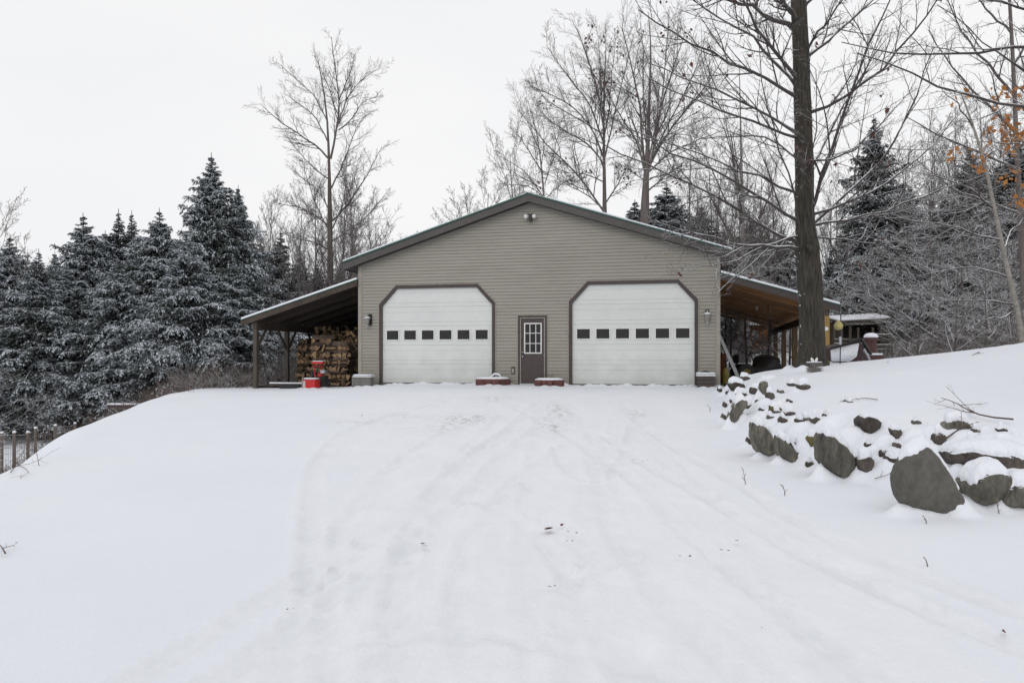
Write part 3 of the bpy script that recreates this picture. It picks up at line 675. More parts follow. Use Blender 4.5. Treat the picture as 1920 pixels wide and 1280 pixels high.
m=MB(); m.box(-0.24,0.22,0.46,0.60,1.062,1.10); m.build('snow',M['snowcap'],pn,bevel=0.015,smooth=True)
for s in (-1,1):
    m=MB(); m.tube([(s*0.24,0.52,1.02),(s*0.38,0.5,1.05)],0.02,8); m.build('hand_grip',M['black'],pn)
m=MB(); m.box(0.08,0.30,0.25,0.50,0.42,0.60); m.build('fuel_tank',M['red'],r,bevel=0.03,smooth=True)
m=MB(); m.box(0.12,0.42,0.25,0.6,0.02,0.50); m.tube([(0.3,0.25,0.36),(0.3,0.2,0.36)],0.10,14); e=m.build('engine',M['black'],r,bevel=0.015)
m=MB(); m.box(0.27,0.46,0.2,0.4,0.60,0.73); m.build('air_filter',M['metal'],e,bevel=0.01)
for s in (-1,1):
    m=MB(); m.tube([(s*0.3-0.06,0.62,0.2),(s*0.3+0.06,0.62,0.2)],0.2,20); w=m.build('wheel',M['black'],r,bevel=0.01)
    m=MB(); m.tube([(s*0.3-0.065,0.62,0.2),(s*0.3+0.065,0.62,0.2)],0.08,12); m.build('rim',M['metal'],w)
m=MB(); m.tube([(0,0.05,0.36),(0,0.08,0.5),(-0.02,0.0,0.62)],[0.08,0.075,0.07],12); m.build('discharge_chute',M['black'],r,smooth=True)
# black tray and planks by the post
def onG(name,t,yl,label,cat,rz_=0,z=None):
    zz=hz(*G(t,yl)[:2]) if z is None else z
    return empty(name,G(t,yl,zz),-TH+rz_,label=label,cat=cat)
r=onG('plastic_tray',T(546,-0.3),-0.3,'long low black plastic tray lying left of the snow blower','tray')
m=MB(); m.box(-0.36,0.36,-0.14,0.14,0.0,0.04); m.box(-0.36,0.36,-0.15,-0.12,0.04,0.12); m.box(-0.36,0.36,0.12,0.15,0.04,0.12); m.build('tray_body',M['black'],r,bevel=0.01)
m=MB(); m.box(-0.30,0.35,-0.11,0.115,0.05,0.1); m.build('snow',M['dirt'],r)
m=MB(); m.box(-1.0,0.9,-0.06,0.06,0,0.09,0); m.box(-1.0,0.9,-0.06,0.06,0.091,0.13,1); o=m.build('timber_sill',[M['oldwood'],M['snowcap']]); o.location=G(-7.9,0.25,-0.14); o.rotation_euler=(0,0,-TH+0.03); tag(o,'snow-topped timber on the ground at the open front of the left lean-to','timber')

# ------------------------------------------------------------------ right lean-to contents
r=onG('extension_ladder',T(1372,2.0),2.0,'aluminium extension ladder leaning just inside the right lean-to','ladder',z=0.0)
m=MB()
for s in (-1,1):
    for off in (0,0.05): m.beam((0.26+s*0.03,s*0.19+off,0.05),(-0.42+s*0.02,s*0.19+off,1.62),0.03,0.07)
m.build('rail',M['metal'],r)
m=MB()
for k in range(6):
    f=(k+0.5)/6; m.tube([(0.26-0.68*f,-0.19,0.05+1.57*f),(0.26-0.68*f,0.19,0.05+1.57*f)],0.015,6)
m.build('rung',M['metal'],r)
r=onG('lawn_tractor',T(1408,5.0),5.0,'dark lawn tractor with a grey hood parked under the right lean-to','tractor',R(15),z=0.0)
m=MB(); m.prism([(-0.55,0.25),(0.95,0.25),(1.0,0.55),(0.75,0.80),(0.2,0.86),(0.12,0.5),(-0.55,0.45)],-0.3,0.3); m.build('body',M['darkmetal'],r,bevel=0.04,smooth=True)
m=MB(); m.prism([(0.22,0.87),(0.74,0.82),(0.98,0.62),(0.9,0.84),(0.5,0.94)],-0.27,0.27); m.build('hood',mat('tractor_hood',(0.10,0.095,0.075),None,5,0.35),r,bevel=0.03,smooth=True)
m=MB(); m.box(-0.5,-0.05,-0.25,0.25,0.46,0.6); m.box(-0.58,-0.48,-0.25,0.25,0.6,0.92); m.build('seat',M['black'],r,bevel=0.04,smooth=True)
m=MB(); m.tube([(0.1,0,0.6),(0.0,0,0.95)],0.02,8); m.tube([(0.0+0.17*math.cos(a)*0.5,0.17*math.sin(a),0.95+0.05*math.cos(a)) for a in [k*math.pi/8 for k in range(17)]],0.012,6,cap=False); m.build('steering_wheel',M['black'],r)
for sx,sy,rr in ((-0.3,-0.38,0.3),(-0.3,0.38,0.3),(0.7,-0.34,0.2),(0.7,0.34,0.2)):
    m=MB(); m.tube([(sx,sy-0.09,rr),(sx,sy+0.09,rr)],rr,20); w=m.build('wheel',M['black'],r,bevel=0.02)
    m=MB(); m.tube([(sx,sy-0.095,rr),(sx,sy+0.095,rr)],rr*0.45,14); m.build('rim',M['yelplastic'],w)
r=onG('yellow_sprayer',T(1360.5,1.3),1.3,'yellow plastic garden sprayer standing by the ladder','sprayer',z=0.0)
m=MB(); m.lathe([(0.09,0.0),(0.10,0.03),(0.10,0.36),(0.07,0.45),(0.035,0.5)],0,0,14); m.build('tank',M['yelplastic'],r,smooth=True)
m=MB(); m.lathe([(0.04,0.5),(0.04,0.55),(0.012,0.56),(0.012,0.70)],0,0,10); m.tube([(-0.06,0,0.7),(0.06,0,0.7)],0.015,8); m.build('pump_handle',M['black'],r,smooth=True)
r=onG('orange_sled',T(1354,2.2),2.4,'dull orange plastic sled propped upright against the garage side wall','sled',z=0.0)
m=MB(); m.prism([(-0.12,0.0),(0.16,0.0),(0.2,0.1),(0.12,0.85),(0.05,0.98),(-0.08,0.98)],-0.2,0.15); m.build('hull',M['orangeplastic'],r,bevel=0.05,smooth=True)
m=MB(); m.tube([(0.05,-0.2,0.8),(0.1,-0.26,0.6),(0.0,-0.2,0.5)],0.01,6); m.build('rope',M['black'],r)
for i,(u,v,yl) in enumerate([(1419,574,1.9),(1403,594,4.3),(1388,611,7.2)]):
    lo_,hi_=0.5,17.0
    for _ in range(40):
        yl=(lo_+hi_)/2; t=T(u,yl)
        if ZG(v+2,t,yl)<3.26-0.30*(t-5.64)-0.09: lo_=yl
        else: hi_=yl
    zr=3.26-0.30*(t-5.64)-0.05
    r=empty('lamp_socket',G(t,yl,zr),-TH,label='bare bulb in a white socket under the orange lean-to ceiling, '+['nearest the front','second from the front','farthest back'][i],cat='lamp',group='bare bulbs under the right lean-to')
    m=MB(); m.lathe([(0.06,0.0),(0.06,-0.03),(0.03,-0.06)],0,0,12); m.build('socket',M['whiteframe'],r); m=MB(); m.lathe([(0.02,-0.06),(0.04,-0.1),(0.03,-0.14),(0.005,-0.155)],0,0,12); m.build('bulb',M['whiteframe'],r,smooth=True)
u0=1440; t=T(u0,1.2); m=MB(); m.tube([(0,0,2.42),(0.01,0,1.9),(0,0,1.35)],0.013,6); m.tube([(0,0,1.38),(0.05,0,1.3),(0.0,0,1.24),(-0.04,0,1.3)],0.016,6); o=m.build('hanging_rope',M['black']); o.location=G(t,1.2,0); o.rotation_euler=(0,0,-TH); tag(o,'dark rope hanging from the ceiling of the right lean-to','rope')

# ------------------------------------------------------------------ stones of the bank
def rockmesh(hullpts,cuts,amp,seed,fr):
    bm=bmesh.new()
    for p in hullpts: bm.verts.new(p)
    res=bmesh.ops.convex_hull(bm,input=bm.verts)
    bmesh.ops.delete(bm,geom=[v for v in bm.verts if not v.link_faces],context='VERTS')
    bmesh.ops.triangulate(bm,faces=bm.faces)
    for _ in range(cuts):
        L=sorted(e.calc_length() for e in bm.edges); 
        bmesh.ops.subdivide_edges(bm,edges=[e for e in bm.edges if e.calc_length()>L[-1]*0.35],cuts=1,use_grid_fill=True)
        bmesh.ops.triangulate(bm,faces=bm.faces)
        bmesh.ops.smooth_vert(bm,verts=bm.verts,factor=0.22,use_axis_x=True,use_axis_y=True,use_axis_z=True)
    for v in bm.verts:
        p=v.co*fr+Vector((seed*3.1,seed*1.7,0)); q2=Vector((p.x*4,p.y*4,p.z*1.3)); rd=abs(mnoise.noise(q2)); v.co+=Vector(mnoise.noise_vector(p))*amp+Vector(mnoise.noise_vector(p*3))*amp*0.4+Vector((0,1,0))*(rd*amp*1.3)+Vector(mnoise.noise_vector(p*9))*amp*0.14
    bmesh.ops.recalc_face_normals(bm,faces=bm.faces)
    return bm
def capmesh(bm,th,nzmin,res,seed,NE=6):
    bv=BVHTree.FromBMesh(bm); xs=[v.co.x for v in bm.verts]; ys=[v.co.y for v in bm.verts]
    gx=np.arange(min(xs)-res,max(xs)+res*1.5,res); gy=np.arange(min(ys)-res,max(ys)+res*1.5,res)
    Zt=np.full((len(gx),len(gy)),np.nan); mk=np.zeros(Zt.shape,bool)
    for i,x in enumerate(gx):
        for j,y in enumerate(gy):
            lo,no,_,_=bv.ray_cast(Vector((x,y,9)),Vector((0,0,-1)))
            if lo is not None:
                Zt[i,j]=lo.z; mk[i,j]= no.z>nzmin+0.25*mnoise.noise(Vector((x*5+seed,y*5,0)))
    if mk.sum()<4: return None
    for _ in range(3):
        p=np.pad(mk.astype(int),1); cnt=sum(p[1+a:p.shape[0]-1+a,1+b:p.shape[1]-1+b] for a in (-1,0,1) for b in (-1,0,1)); mk=(cnt>=5)&~np.isnan(Zt)
    if mk.sum()<6: return None
    er=mk.copy(); depth=mk.astype(float)
    for k in range(NE):
        p=np.pad(er,1); er=er&p[:-2,1:-1]&p[2:,1:-1]&p[1:-1,:-2]&p[1:-1,2:]; depth+=er
    prof=np.sqrt(np.clip((depth-1)/NE,0,1))
    Zs=np.where(np.isnan(Zt),0,Zt)+np.where(mk,-0.022+(th+0.022)*prof,0)
    for k in range(3):
        pz=np.pad(Zs,1,mode='edge'); pm=np.pad(mk.astype(float),1)
        num=pz[:-2,1:-1]*pm[:-2,1:-1]+pz[2:,1:-1]*pm[2:,1:-1]+pz[1:-1,:-2]*pm[1:-1,:-2]+pz[1:-1,2:]*pm[1:-1,2:]; den=pm[:-2,1:-1]+pm[2:,1:-1]+pm[1:-1,:-2]+pm[1:-1,2:]
        av=num/np.maximum(den,1); Zs=np.where(mk&(depth>1.5),(Zs+av)/2+0.004,Zs)
    vid={};V=[];Fq=[]
    def vi(i,j):
        if (i,j) not in vid: vid[(i,j)]=len(V); V.append((gx[i],gy[j],Zs[i,j]))
        return vid[(i,j)]
    for i in range(len(gx)-1):
        for j in range(len(gy)-1):
            if mk[i,j] and mk[i+1,j] and mk[i,j+1] and mk[i+1,j+1]:
                z4=[Zs[i,j],Zs[i+1,j],Zs[i+1,j+1],Zs[i,j+1]]
                if max(z4)-min(z4)<res*2.8: Fq.append((vi(i,j),vi(i+1,j),vi(i+1,j+1),vi(i,j+1)))
    if len(Fq)<4: return None
    ec={}
    for f in Fq:
        for a_,b_ in zip(f,f[1:]+f[:1]): ec[(a_,b_)]=1
    rim=[e for e in ec if (e[1],e[0]) not in ec]
    # round the rim off: average neighbouring rim points, then fold the edge down into the stone
    nb_={}
    for a_,b_ in rim: nb_.setdefault(a_,[]).append(b_); nb_.setdefault(b_,[]).append(a_)
    for _ in range(2):
        nv={k:tuple((V[k][i]*2+sum(V[j][i] for j in js))/(2+len(js)) for i in range(3)) for k,js in nb_.items()}
        for k,v in nv.items(): V[k]=v
    cx_=sum(v[0] for v in V)/len(V); cy_=sum(v[1] for v in V)/len(V); sk={}
    for k in nb_:
        x,y,z=V[k]; sk[k]=len(V); V.append((cx_+(x-cx_)*0.97,cy_+(y-cy_)*0.97,z-0.05))
    for a_,b_ in rim: Fq.append((b_,a_,sk[a_],sk[b_]))
    return (V,Fq)
nrock=0
def boulder(outl,Y=None,thick=None,mt='stone',th=0.06,nz=0.3,label='',group=None,seed=1,back=0.0,amp=None):
    """outline of the visible stone in picture coordinates; it becomes a solid stone standing on the bank"""
    global nrock; nrock+=1
    us=[p[0] for p in outl]; vs_=[p[1] for p in outl]
    uc=sum(us)/len(us); vb=max(vs_)
    if Y is None: Y=hit(uc,vb)[1]
    Y+=back
    bx,by,bz=P(uc,vb,Y); k=Y/F
    w=(max(us)-min(us))*k; h=(max(vs_)-min(vs_))*k; dp=thick or (w*0.5+h*0.35)
    cu=uc; cv=sum(vs_)/len(vs_)
    pts=[]
    def lay(s,y,dz=0):
        for u,v in outl:
            pts.append(((cu+(u-cu)*s-uc)*k, y+random.uniform(-1,1)*dp*0.04, (vb-(cv+(v-cv)*s))*k+dz))
    lay(0.90,-0.06*dp); lay(1.0,dp*0.16); lay(0.97,dp*0.6,0.02); lay(0.6,dp,0.0)
    for u,v in outl:            # foot sinks into the ground
        if v>cv: pts.append(((u-uc)*k*0.86,dp*0.35,(vb-v)*k-0.10*max(h,0.2)))
    sz=max(w,h)
    low=sorted([p for p in outl if p[1]>cv],key=lambda p:p[0])
    for (ua,va),(ub,vb2) in zip(low[:-1],low[1:]):
        for f in (0,0.33,0.66,1.0):
            uu=ua+(ub-ua)*f; vv=va+(vb2-va)*f; px=bx+(uu-uc)*k; pz=bz+(vb-vv)*k+0.012
            if pz>hz(px,Y): DRIFT.append((px,Y+0.06,min(pz,hz(px,Y)+0.22),max(0.08,0.11*sz)))
    bm=rockmesh(pts,(5 if sz>0.4 else 4) if sz>0.28 else 3,amp if amp is not None else sz*0.045,seed,2.6/sz)
    me=bpy.data.meshes.new('boulder'); bm.to_mesh(me); me.materials.append(M[mt]); me.polygons.foreach_set('use_smooth',[True]*len(me.polygons))
    try: me.set_sharp_from_angle(angle=R(38))
    except Exception: pass
    r=link('boulder',me); r.location=(bx,by,bz)
    tag(r,label,'boulder',group)
    cp=capmesh(bm,th,nz,max(sz/(78 if sz>0.4 else 44),0.010),seed,9 if sz>0.4 else 5)
    if cp:
        cm=np_mesh('snow_cap',cp[0],cp[1],[M['snowcap']]); link('snow_cap',cm,r)
    bm.free(); return r
def zq(pts): return [(1320+x/3.2,660+y/3.2) for x,y in pts]
boulder(zq([(1190,915),(1160,760),(1200,640),(1295,570),(1345,540),(1405,610),(1480,720),(1540,800),(1590,895),(1575,965),(1530,985),(1430,970),(1330,935)]),thick=0.30,mt='stoneflat',th=0.055,nz=0.28,label='largest boulder, a smooth grey slab standing upright at the near end of the bank',seed=2,amp=0.014)
boulder(zq([(715,500),(760,480),(800,515),(860,575),(925,630),(940,745),(850,770),(770,722),(712,672)]),thick=0.42,mt='stone',th=0.07,nz=0.3,label='broad furrowed grey boulder at the foot of the bank, left of the upright slab',seed=3)
boulder(zq([(925,640),(1000,625),(1035,655),(1000,742),(935,705)]),mt='stonedark',th=0.07,label='dark stone tucked against the right side of the broad furrowed boulder',seed=4)
boulder(zq([(305,425),(375,440),(440,530),(452,605),(400,640),(340,602),(296,520)]),thick=0.4,mt='stone',th=0.08,label='ridged upright boulder at the left of the two joined ones midway along the bank',seed=5)
boulder(zq([(448,505),(515,545),(530,600),(605,668),(540,675),(460,628)]),thick=0.35,mt='stone',th=0.08,label='jagged low boulder joined to the right side of the ridged upright one',seed=6)
boulder(zq([(618,520),(660,500),(705,505),(718,592),(680,600),(640,577)]),mt='stonegreen',th=0.06,label='rounded olive stone wedged left of the broad furrowed boulder',seed=7,back=0.15)
boulder(zq([(932,412),(985,380),(1030,388),(1075,425),(1060,460),(1000,497),(955,475)]),mt='stonedark',th=0.03,nz=0.75,label='dark six-sided stone poking out of the snow high on the bank',seed=8,thick=0.3)
boulder(zq([(1118,458),(1195,470),(1195,500),(1172,537),(1145,515)]),mt='stonedark',th=0.05,nz=0.6,label='dark wedge stone in a hollow right of the six-sided stone',seed=9)
boulder(zq([(150,432),(160,370),(205,290),(235,268),(280,293),(225,365),(185,437)]),thick=0.35,mt='stone',th=0.06,nz=0.5,label='tall slanting grey stone near the garage end of the bank',seed=10)
boulder(zq([(398,330),(430,315),(482,345),(430,377),(398,372)]),mt='stonegreen',th=0.03,nz=0.6,label='small mossy yellow-green stone in the middle of the bank',seed=11)
boulder(zq([(1475,620),(1600,600),(1830,610),(2060,640),(2060,715),(1800,722),(1600,712),(1530,682)]),thick=0.55,mt='stonedark',th=0.09,nz=0.35,label='long flat snow-topped slab lying over the hollow right of the upright slab',seed=12,Y=7.35)
boulder(zq([(1590,810),(1700,728),(1800,705),(1875,745),(1860,800),(1800,885),(1700,935),(1640,905)]),thick=0.4,mt='stone',th=0.07,nz=0.55,label='leaning boulder half dusted with snow under the long flat slab',seed=13,Y=6.95)
boulder(zq([(1805,915),(1850,830),(1960,770),(2080,820),(2060,940),(1840,938)]),thick=0.4,mt='stone',th=0.07,nz=0.3,label='snow-covered stone at the right edge below the leaning boulder',seed=14,Y=6.9)
SM=[(305,235,320,215,22,20),(365,215,0,0,24,36),(400,268,0,0,26,18),(604,210,0,0,34,14),(535,197,0,0,22,10),(200,208,0,0,44,22),(100,230,0,0,12,12),(125,392,0,0,10,16),(130,322,0,0,9,14),(485,415,0,0,22,16),(583,562,0,0,20,10),(643,678,0,0,24,14),(1280,425,0,0,26,12),(1530,448,0,0,78,26),(1422,527,0,0,40,30),(1610,538,0,0,32,10),(1815,562,0,0,60,10),(1188,570,0,0,14,18),(675,412,0,0,34,18),(288,543,0,0,20,18),(1500,640,0,0,30,16),(525,298,0,0,8,10),(355,350,0,0,10,6),(585,418,0,0,20,10),(160,245,0,0,20,10),(470,238,0,0,14,9),(248,160,0,0,26,12),(1215,585,0,0,16,10),(1640,480,0,0,26,10),(760,385,0,0,22,10),(880,300,0,0,18,5),(870,415,0,0,14,8),(230,258,0,0,30,12),(275,330,0,0,22,12),(335,305,0,0,26,12),(440,362,0,0,28,10),(520,372,0,0,30,11),(620,405,0,0,22,10),(770,462,0,0,26,10),(1000,560,0,0,26,12),(1085,612,0,0,30,14),(1140,650,0,0,22,14),(1240,500,0,0,24,10),(1345,472,0,0,26,10),(1560,592,0,0,28,10),(1700,505,0,0,34,9),(1800,470,0,0,30,9),(1880,520,0,0,34,10),(560,612,0,0,22,10),(180,300,0,0,16,12),(400,395,0,0,24,9)]
for i,(x,y,_,_,w,h) in enumerate(SM):
    n=7; a0=random.uniform(0,1)
    w*=1.3; h*=1.45; ol=zq([(x+w*math.cos(a0+6.283*k/n)*random.uniform(.75,1.15),y+h*math.sin(a0+6.283*k/n)*random.uniform(.75,1.15)) for k in range(n)])
    big=w>30
    lab='small dark stone half buried in the snow of the bank'
    gp='small stones half buried in the bank'
    if (x,y)==(1530,448): lab='long low dark stone lying under the fallen branch on the bank'; gp=None
    if (x,y)==(200,208): lab='flat stone under a thick snow pillow at the end of the bank by the garage'; gp=None
    if (x,y)==(1422,527): lab='brown stone showing just above the top of the upright slab'; gp=None
    boulder(ol,mt=random.choice(['stonedark','stonedark','stone']),th=0.06 if not big else 0.075,nz=0.45,label=lab,group=gp,seed=20+i,thick=None if big else 0.22)
# snow pillows of fully buried stones (thick snow over unseen stones): shape of the snow bank itself
def pillows():
    V=[];Fq=[]
    for (x,y,w,h) in [(180,175,60,20),(240,150,55,16),(150,215,55,18),(200,250,28,50),(230,330,30,60),(300,200,45,22),(380,150,60,20),(350,300,60,30),(460,300,60,25),(560,470,90,40),(600,560,60,40),(800,430,130,60),(860,520,110,60),(700,470,60,25),(1090,540,70,50),(1270,490,90,40),(1380,470,90,35),(1100,430,60,25),(1560,500,120,28),(1700,520,120,30),(1850,520,120,30),(540,640,50,22),(260,280,40,24),(430,410,70,25),(520,400,60,20),(340,400,60,40),(1620,570,110,30),(1480,480,60,30),(900,440,80,30),(1010,600,60,40)]:
        u,v=1320+x/3.2,660+y/3.2; hx,hy,hz_=hit(u,v+h/3.2*0.6); k=hy/F; a=w/3.2*k*1.15; c=a*0.8; hh=h/3.2*k*1.6
        n0=len(V); N1,N2=20,8
        sd=random.random()*9
        for j in range(N2+1):
            for i in range(N1):
                ph=math.pi/2*j/N2; an=2*math.pi*i/N1; rr=math.cos(ph)*(1+0.16*mnoise.noise(Vector((math.cos(an)*1.3+sd,math.sin(an)*1.3,j*0.1))))
                px=hx+a*rr*math.cos(an); py=hy+c*rr*math.sin(an)+c*0.4; V.append((px,py,hz(px,py)-0.03+hh*math.sin(ph)))
        for j in range(N2):
            for i in range(N1): Fq.append((n0+j*N1+i,n0+j*N1+(i+1)%N1,n0+(j+1)*N1+(i+1)%N1,n0+(j+1)*N1+i))
    o=link('snow_drifts',np_mesh('snow_drifts',V,Fq,[M['snowcap']])); tag(o,'rounded pillows of snow between the stones of the bank','snow',kind='structure')
pillows()
_ob=hit(1522,692)
for _i in range(14):
    _a=_i*0.449; DRIFT.append((_ob[0]+0.42*math.cos(_a),_ob[1]+0.2+0.42*math.sin(_a),hz(_ob[0],_ob[1])+0.05+0.04*math.sin(_i*2.3),0.17))
for _o in list(bpy.data.objects):
    if _o.parent is None and _o.name.split('.')[0] in ('brick_planter','storage_bin','drain_box','snow_blower'):
        for _i in range(10):
            _a=_i*0.628; _x=_o.location.x+0.42*math.cos(_a); _y=_o.location.y+0.32*math.sin(_a); DRIFT.append((_x,_y,hz(_x,_y)+0.035+0.025*math.sin(_i*1.9),0.13))
for _i in range(60):      # snow blown against the foot of the wall
    _t=-5.5+_i*0.188; _g=G(_t,-0.1); DRIFT.append((_g[0],_g[1],hz(_g[0],_g[1])+(0.045+0.03*math.sin(_i*1.3)+0.015*math.sin(_i*3.1) if not (-0.5<_t<0.6) else 0.02),0.16))
build_ground()

# ------------------------------------------------------------------ tree engine (vectorised tubes)
def norm(a): return a/np.maximum(np.linalg.norm(a,axis=-1,keepdims=True),1e-9)
def tubes(groups):
    Vs=[];Fs=[];off=0
    for Pn,Rn,k in groups:           # Pn (N,n,3)  Rn (N,n)
        N,n,_=Pn.shape
        Tn=np.empty_like(Pn); Tn[:,1:-1]=Pn[:,2:]-Pn[:,:-2]; Tn[:,0]=Pn[:,1]-Pn[:,0]; Tn[:,-1]=Pn[:,-1]-Pn[:,-2]; Tn=norm(Tn)
        mt=norm(Pn[:,-1]-Pn[:,0]); ref=np.where(np.abs(mt[:,2:3])<0.8,np.array([[0,0,1.0]]),np.array([[1.0,0,0]]))
        a=norm(np.cross(Tn,ref[:,None,:])); b=np.cross(Tn,a)
        w=np.arange(k)*2*math.pi/k
        V=Pn[:,:,None,:]+(a[:,:,None,:]*np.cos(w)[None,None,:,None]+b[:,:,None,:]*np.sin(w)[None,None,:,None])*Rn[:,:,None,None]
        Vs.append(V.reshape(-1,3))
        idx=np.arange(N*n*k).reshape(N,n,k)+off; nx=np.roll(idx,-1,axis=2)
        Fs.append(np.stack([idx[:,:-1],nx[:,:-1],nx[:,1:],idx[:,1:]],-1).reshape(-1,4)); off+=N*n*k
    return np.concatenate(Vs),np.concatenate(Fs)
def along(Pn,u):
    n=Pn.shape[1]; f=u*(n-1); i=np.clip(f.astype(int),0,n-2); fr=(f-i)[:,None]; ar=np.arange(len(Pn))
    return Pn[ar,i]*(1-fr)+Pn[ar,i+1]*fr, norm(Pn[ar,i+1]-Pn[ar,i])
def spawn(Pn,Ln,Rn,k,ratio,ang,up,npts,wig,rg,umin=0.25,umax=1.0,taper=0.3,rmul=0.6,rmin=0.005,lenfall=0.5,flat=0.0):
    Pp=np.repeat(Pn,k,0); Lp=np.repeat(Ln,k); Rp=np.repeat(Rn,k,0); N=len(Pp)
    u=(np.tile((np.arange(k)+0.5)/k,len(Pn))+rg.uniform(-.5,.5,N)/k)*(umax-umin)+umin; u=np.clip(u,umin,umax)
    s,Tn=along(Pp,u); ru=Rp[np.arange(N),np.clip((u*(Rp.shape[1]-1)).astype(int),0,Rp.shape[1]-1)]
    rv=norm(rg.normal(size=(N,3))*np.array([1,1,1-flat])); pr=norm(rv-np.sum(rv*Tn,-1,keepdims=True)*Tn)
    al=np.radians(rg.uniform(ang[0],ang[1],N))[:,None]
    d=norm(Tn*np.cos(al)+pr*np.sin(al)+np.array([0,0,up*0.5]))
    L=Lp*ratio*(1-lenfall*u)*rg.uniform(0.55,1.15,N)
    pts=[s]; st=L/(npts-1)
    for i in range(npts-1):
        pts.append(pts[-1]+d*st[:,None]); d=norm(d+rg.normal(size=(N,3))*wig+np.array([0,0,up]))
    P2=np.stack(pts,1); r0=np.maximum(ru*rmul,rmin); R2=r0[:,None]*np.linspace(1,taper,npts)[None,:]; R2=np.maximum(R2,rmin*0.6)
    return P2,L,R2
def polyl(pts,n):
    a=np.array(pts,float); s=np.r_[0,np.cumsum(np.linalg.norm(np.diff(a,axis=0),axis=1))]; q=np.linspace(0,s[-1],n)
    out=np.stack([np.interp(q,s,a[:,i]) for i in range(3)],1)
    for _ in range(2): out[1:-1]=(out[:-2]+2*out[1:-1]+out[2:])/4
    return out,s[-1]
def leaves_mesh(name,C,size,mt,rg,droop=True):
    N=len(C); d=norm(rg.normal(size=(N,3))*np.array([1,1,0.6])-np.array([0,0,0.7 if droop else 0])); a=norm(np.cross(d,norm(rg.normal(size=(N,3)))))
    L=size*rg.uniform(0.7,1.3,(N,1)); W=L*0.32; n=np.cross(a,d)
    V=np.stack([C,C+d*L*0.45+a*W+n*L*0.08,C+d*L,C+d*L*0.45-a*W+n*L*0.08],1).reshape(-1,3)
    idx=np.arange(N*4).reshape(N,4); return np_mesh(name,V,idx,[mt],smooth=False)
def bare_tree(name,label,Hh,r0,seed,habit='vase',bark='bark',twig='twighaze',umin=0.3,k=(16,8,6,4),ratio=(0.5,0.5,0.5,0.45),ang=(30,50),up=0.10,lean=0.03,leaf=0,leafm='leafb',rmin=0.0085,lm=0.42,fa=None,fm=0.6,cat='tree',forks=0,wig=0.09,group=None,flat=0.0,lsz=0.12):
    rg=np.random.default_rng(seed)
    n=12; zz=np.linspace(-0.3,Hh,n); wob=np.cumsum(rg.normal(size=(n,2))*0.012*Hh/6,axis=0); wob[:,0]+=lean*zz; wob-=wob[1]
    P0=np.concatenate([wob,zz[:,None]],1)[None]; R0=(r0*(1-np.linspace(0,1,n)**1.1*0.86))[None]; R0[0,0]*=1.3
    L0=np.array([Hh])
    A=[(P0,R0,10)]
    P1,L1,R1=spawn(P0,L0,R0,k[0],ratio[0],ang,up,8,wig,rg,umin=umin,rmul=lm,lenfall=0.62,rmin=rmin*1.5,flat=flat)
    if forks:
        Pf,Lf,Rf=spawn(P0,L0,R0,forks,0.75,(12,26),0.08,9,0.04,rg,umin=(fa or umin*0.9),umax=(fa or umin*0.9)+0.12,rmul=fm,lenfall=0.2)
        A.append((Pf,Rf,7))
        Pq,Lq,Rq=spawn(Pf,Lf,Rf,7,0.5,ang,up,8,wig,rg,umin=0.2,rmul=0.5,rmin=rmin*1.5); P1=np.concatenate([P1,Pq]);L1=np.concatenate([L1,Lq]);R1=np.concatenate([R1,Rq])
    P2,L2,R2=spawn(P1,L1,R1,k[1],ratio[1],(28,55),up,6,wig*1.1,rg,umin=0.2,rmul=0.55,rmin=rmin,flat=flat)
    P3,L3,R3=spawn(P2,L2,R2,k[2],ratio[2],(28,55),up*0.8,4,wig*1.3,rg,umin=0.2,rmul=0.6,rmin=rmin*0.8,flat=flat)
    P4,L4,R4=spawn(P3,L3,R3,k[3],ratio[3],(25,55),up*0.8,3,0.12,rg,umin=0.25,rmul=0.7,rmin=rmin*0.65)
    root=empty(name,label=label,cat=cat,group=group)
    V,Fq=tubes(A); link('trunk',np_mesh('trunk',V,Fq,[M[bark]]),root)
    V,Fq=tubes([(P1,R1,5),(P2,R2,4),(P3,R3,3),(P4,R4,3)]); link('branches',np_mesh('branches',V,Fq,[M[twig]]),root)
    if leaf:
        c=P4[rg.integers(0,len(P4),leaf)][:,-1]
        c=np.repeat(c[rg.integers(0,len(c),max(1,leaf//3))],3,0)+rg.normal(size=(max(1,leaf//3)*3,3))*0.08
        link('leaves',leaves_mesh('leaves',c,lsz,M[leafm],rg),root)
    return root
def put(root,u,Y,vtop,Hh,rz=0,wide=1.0,z=None):
    Hh=max(b[2] for c in root.children for b in c.bound_box)
    x=(u-960)/F*Y; zb=hz(x,Y) if z is None else z; ht=EYE+(VH-vtop)/F*Y-zb; s=ht/Hh
    root.location=(x,Y,zb-0.05); root.rotation_euler=(0,0,rz); root.scale=(s*wide,s*wide,s)
    return root
def putcopy(src,u,Y,vtop,Hh,rz,wide,label,group=None):
    c=copy_tree(src,(0,0,0),0,1.0,label,group); return put(c,u,Y,vtop,Hh,rz,wide)

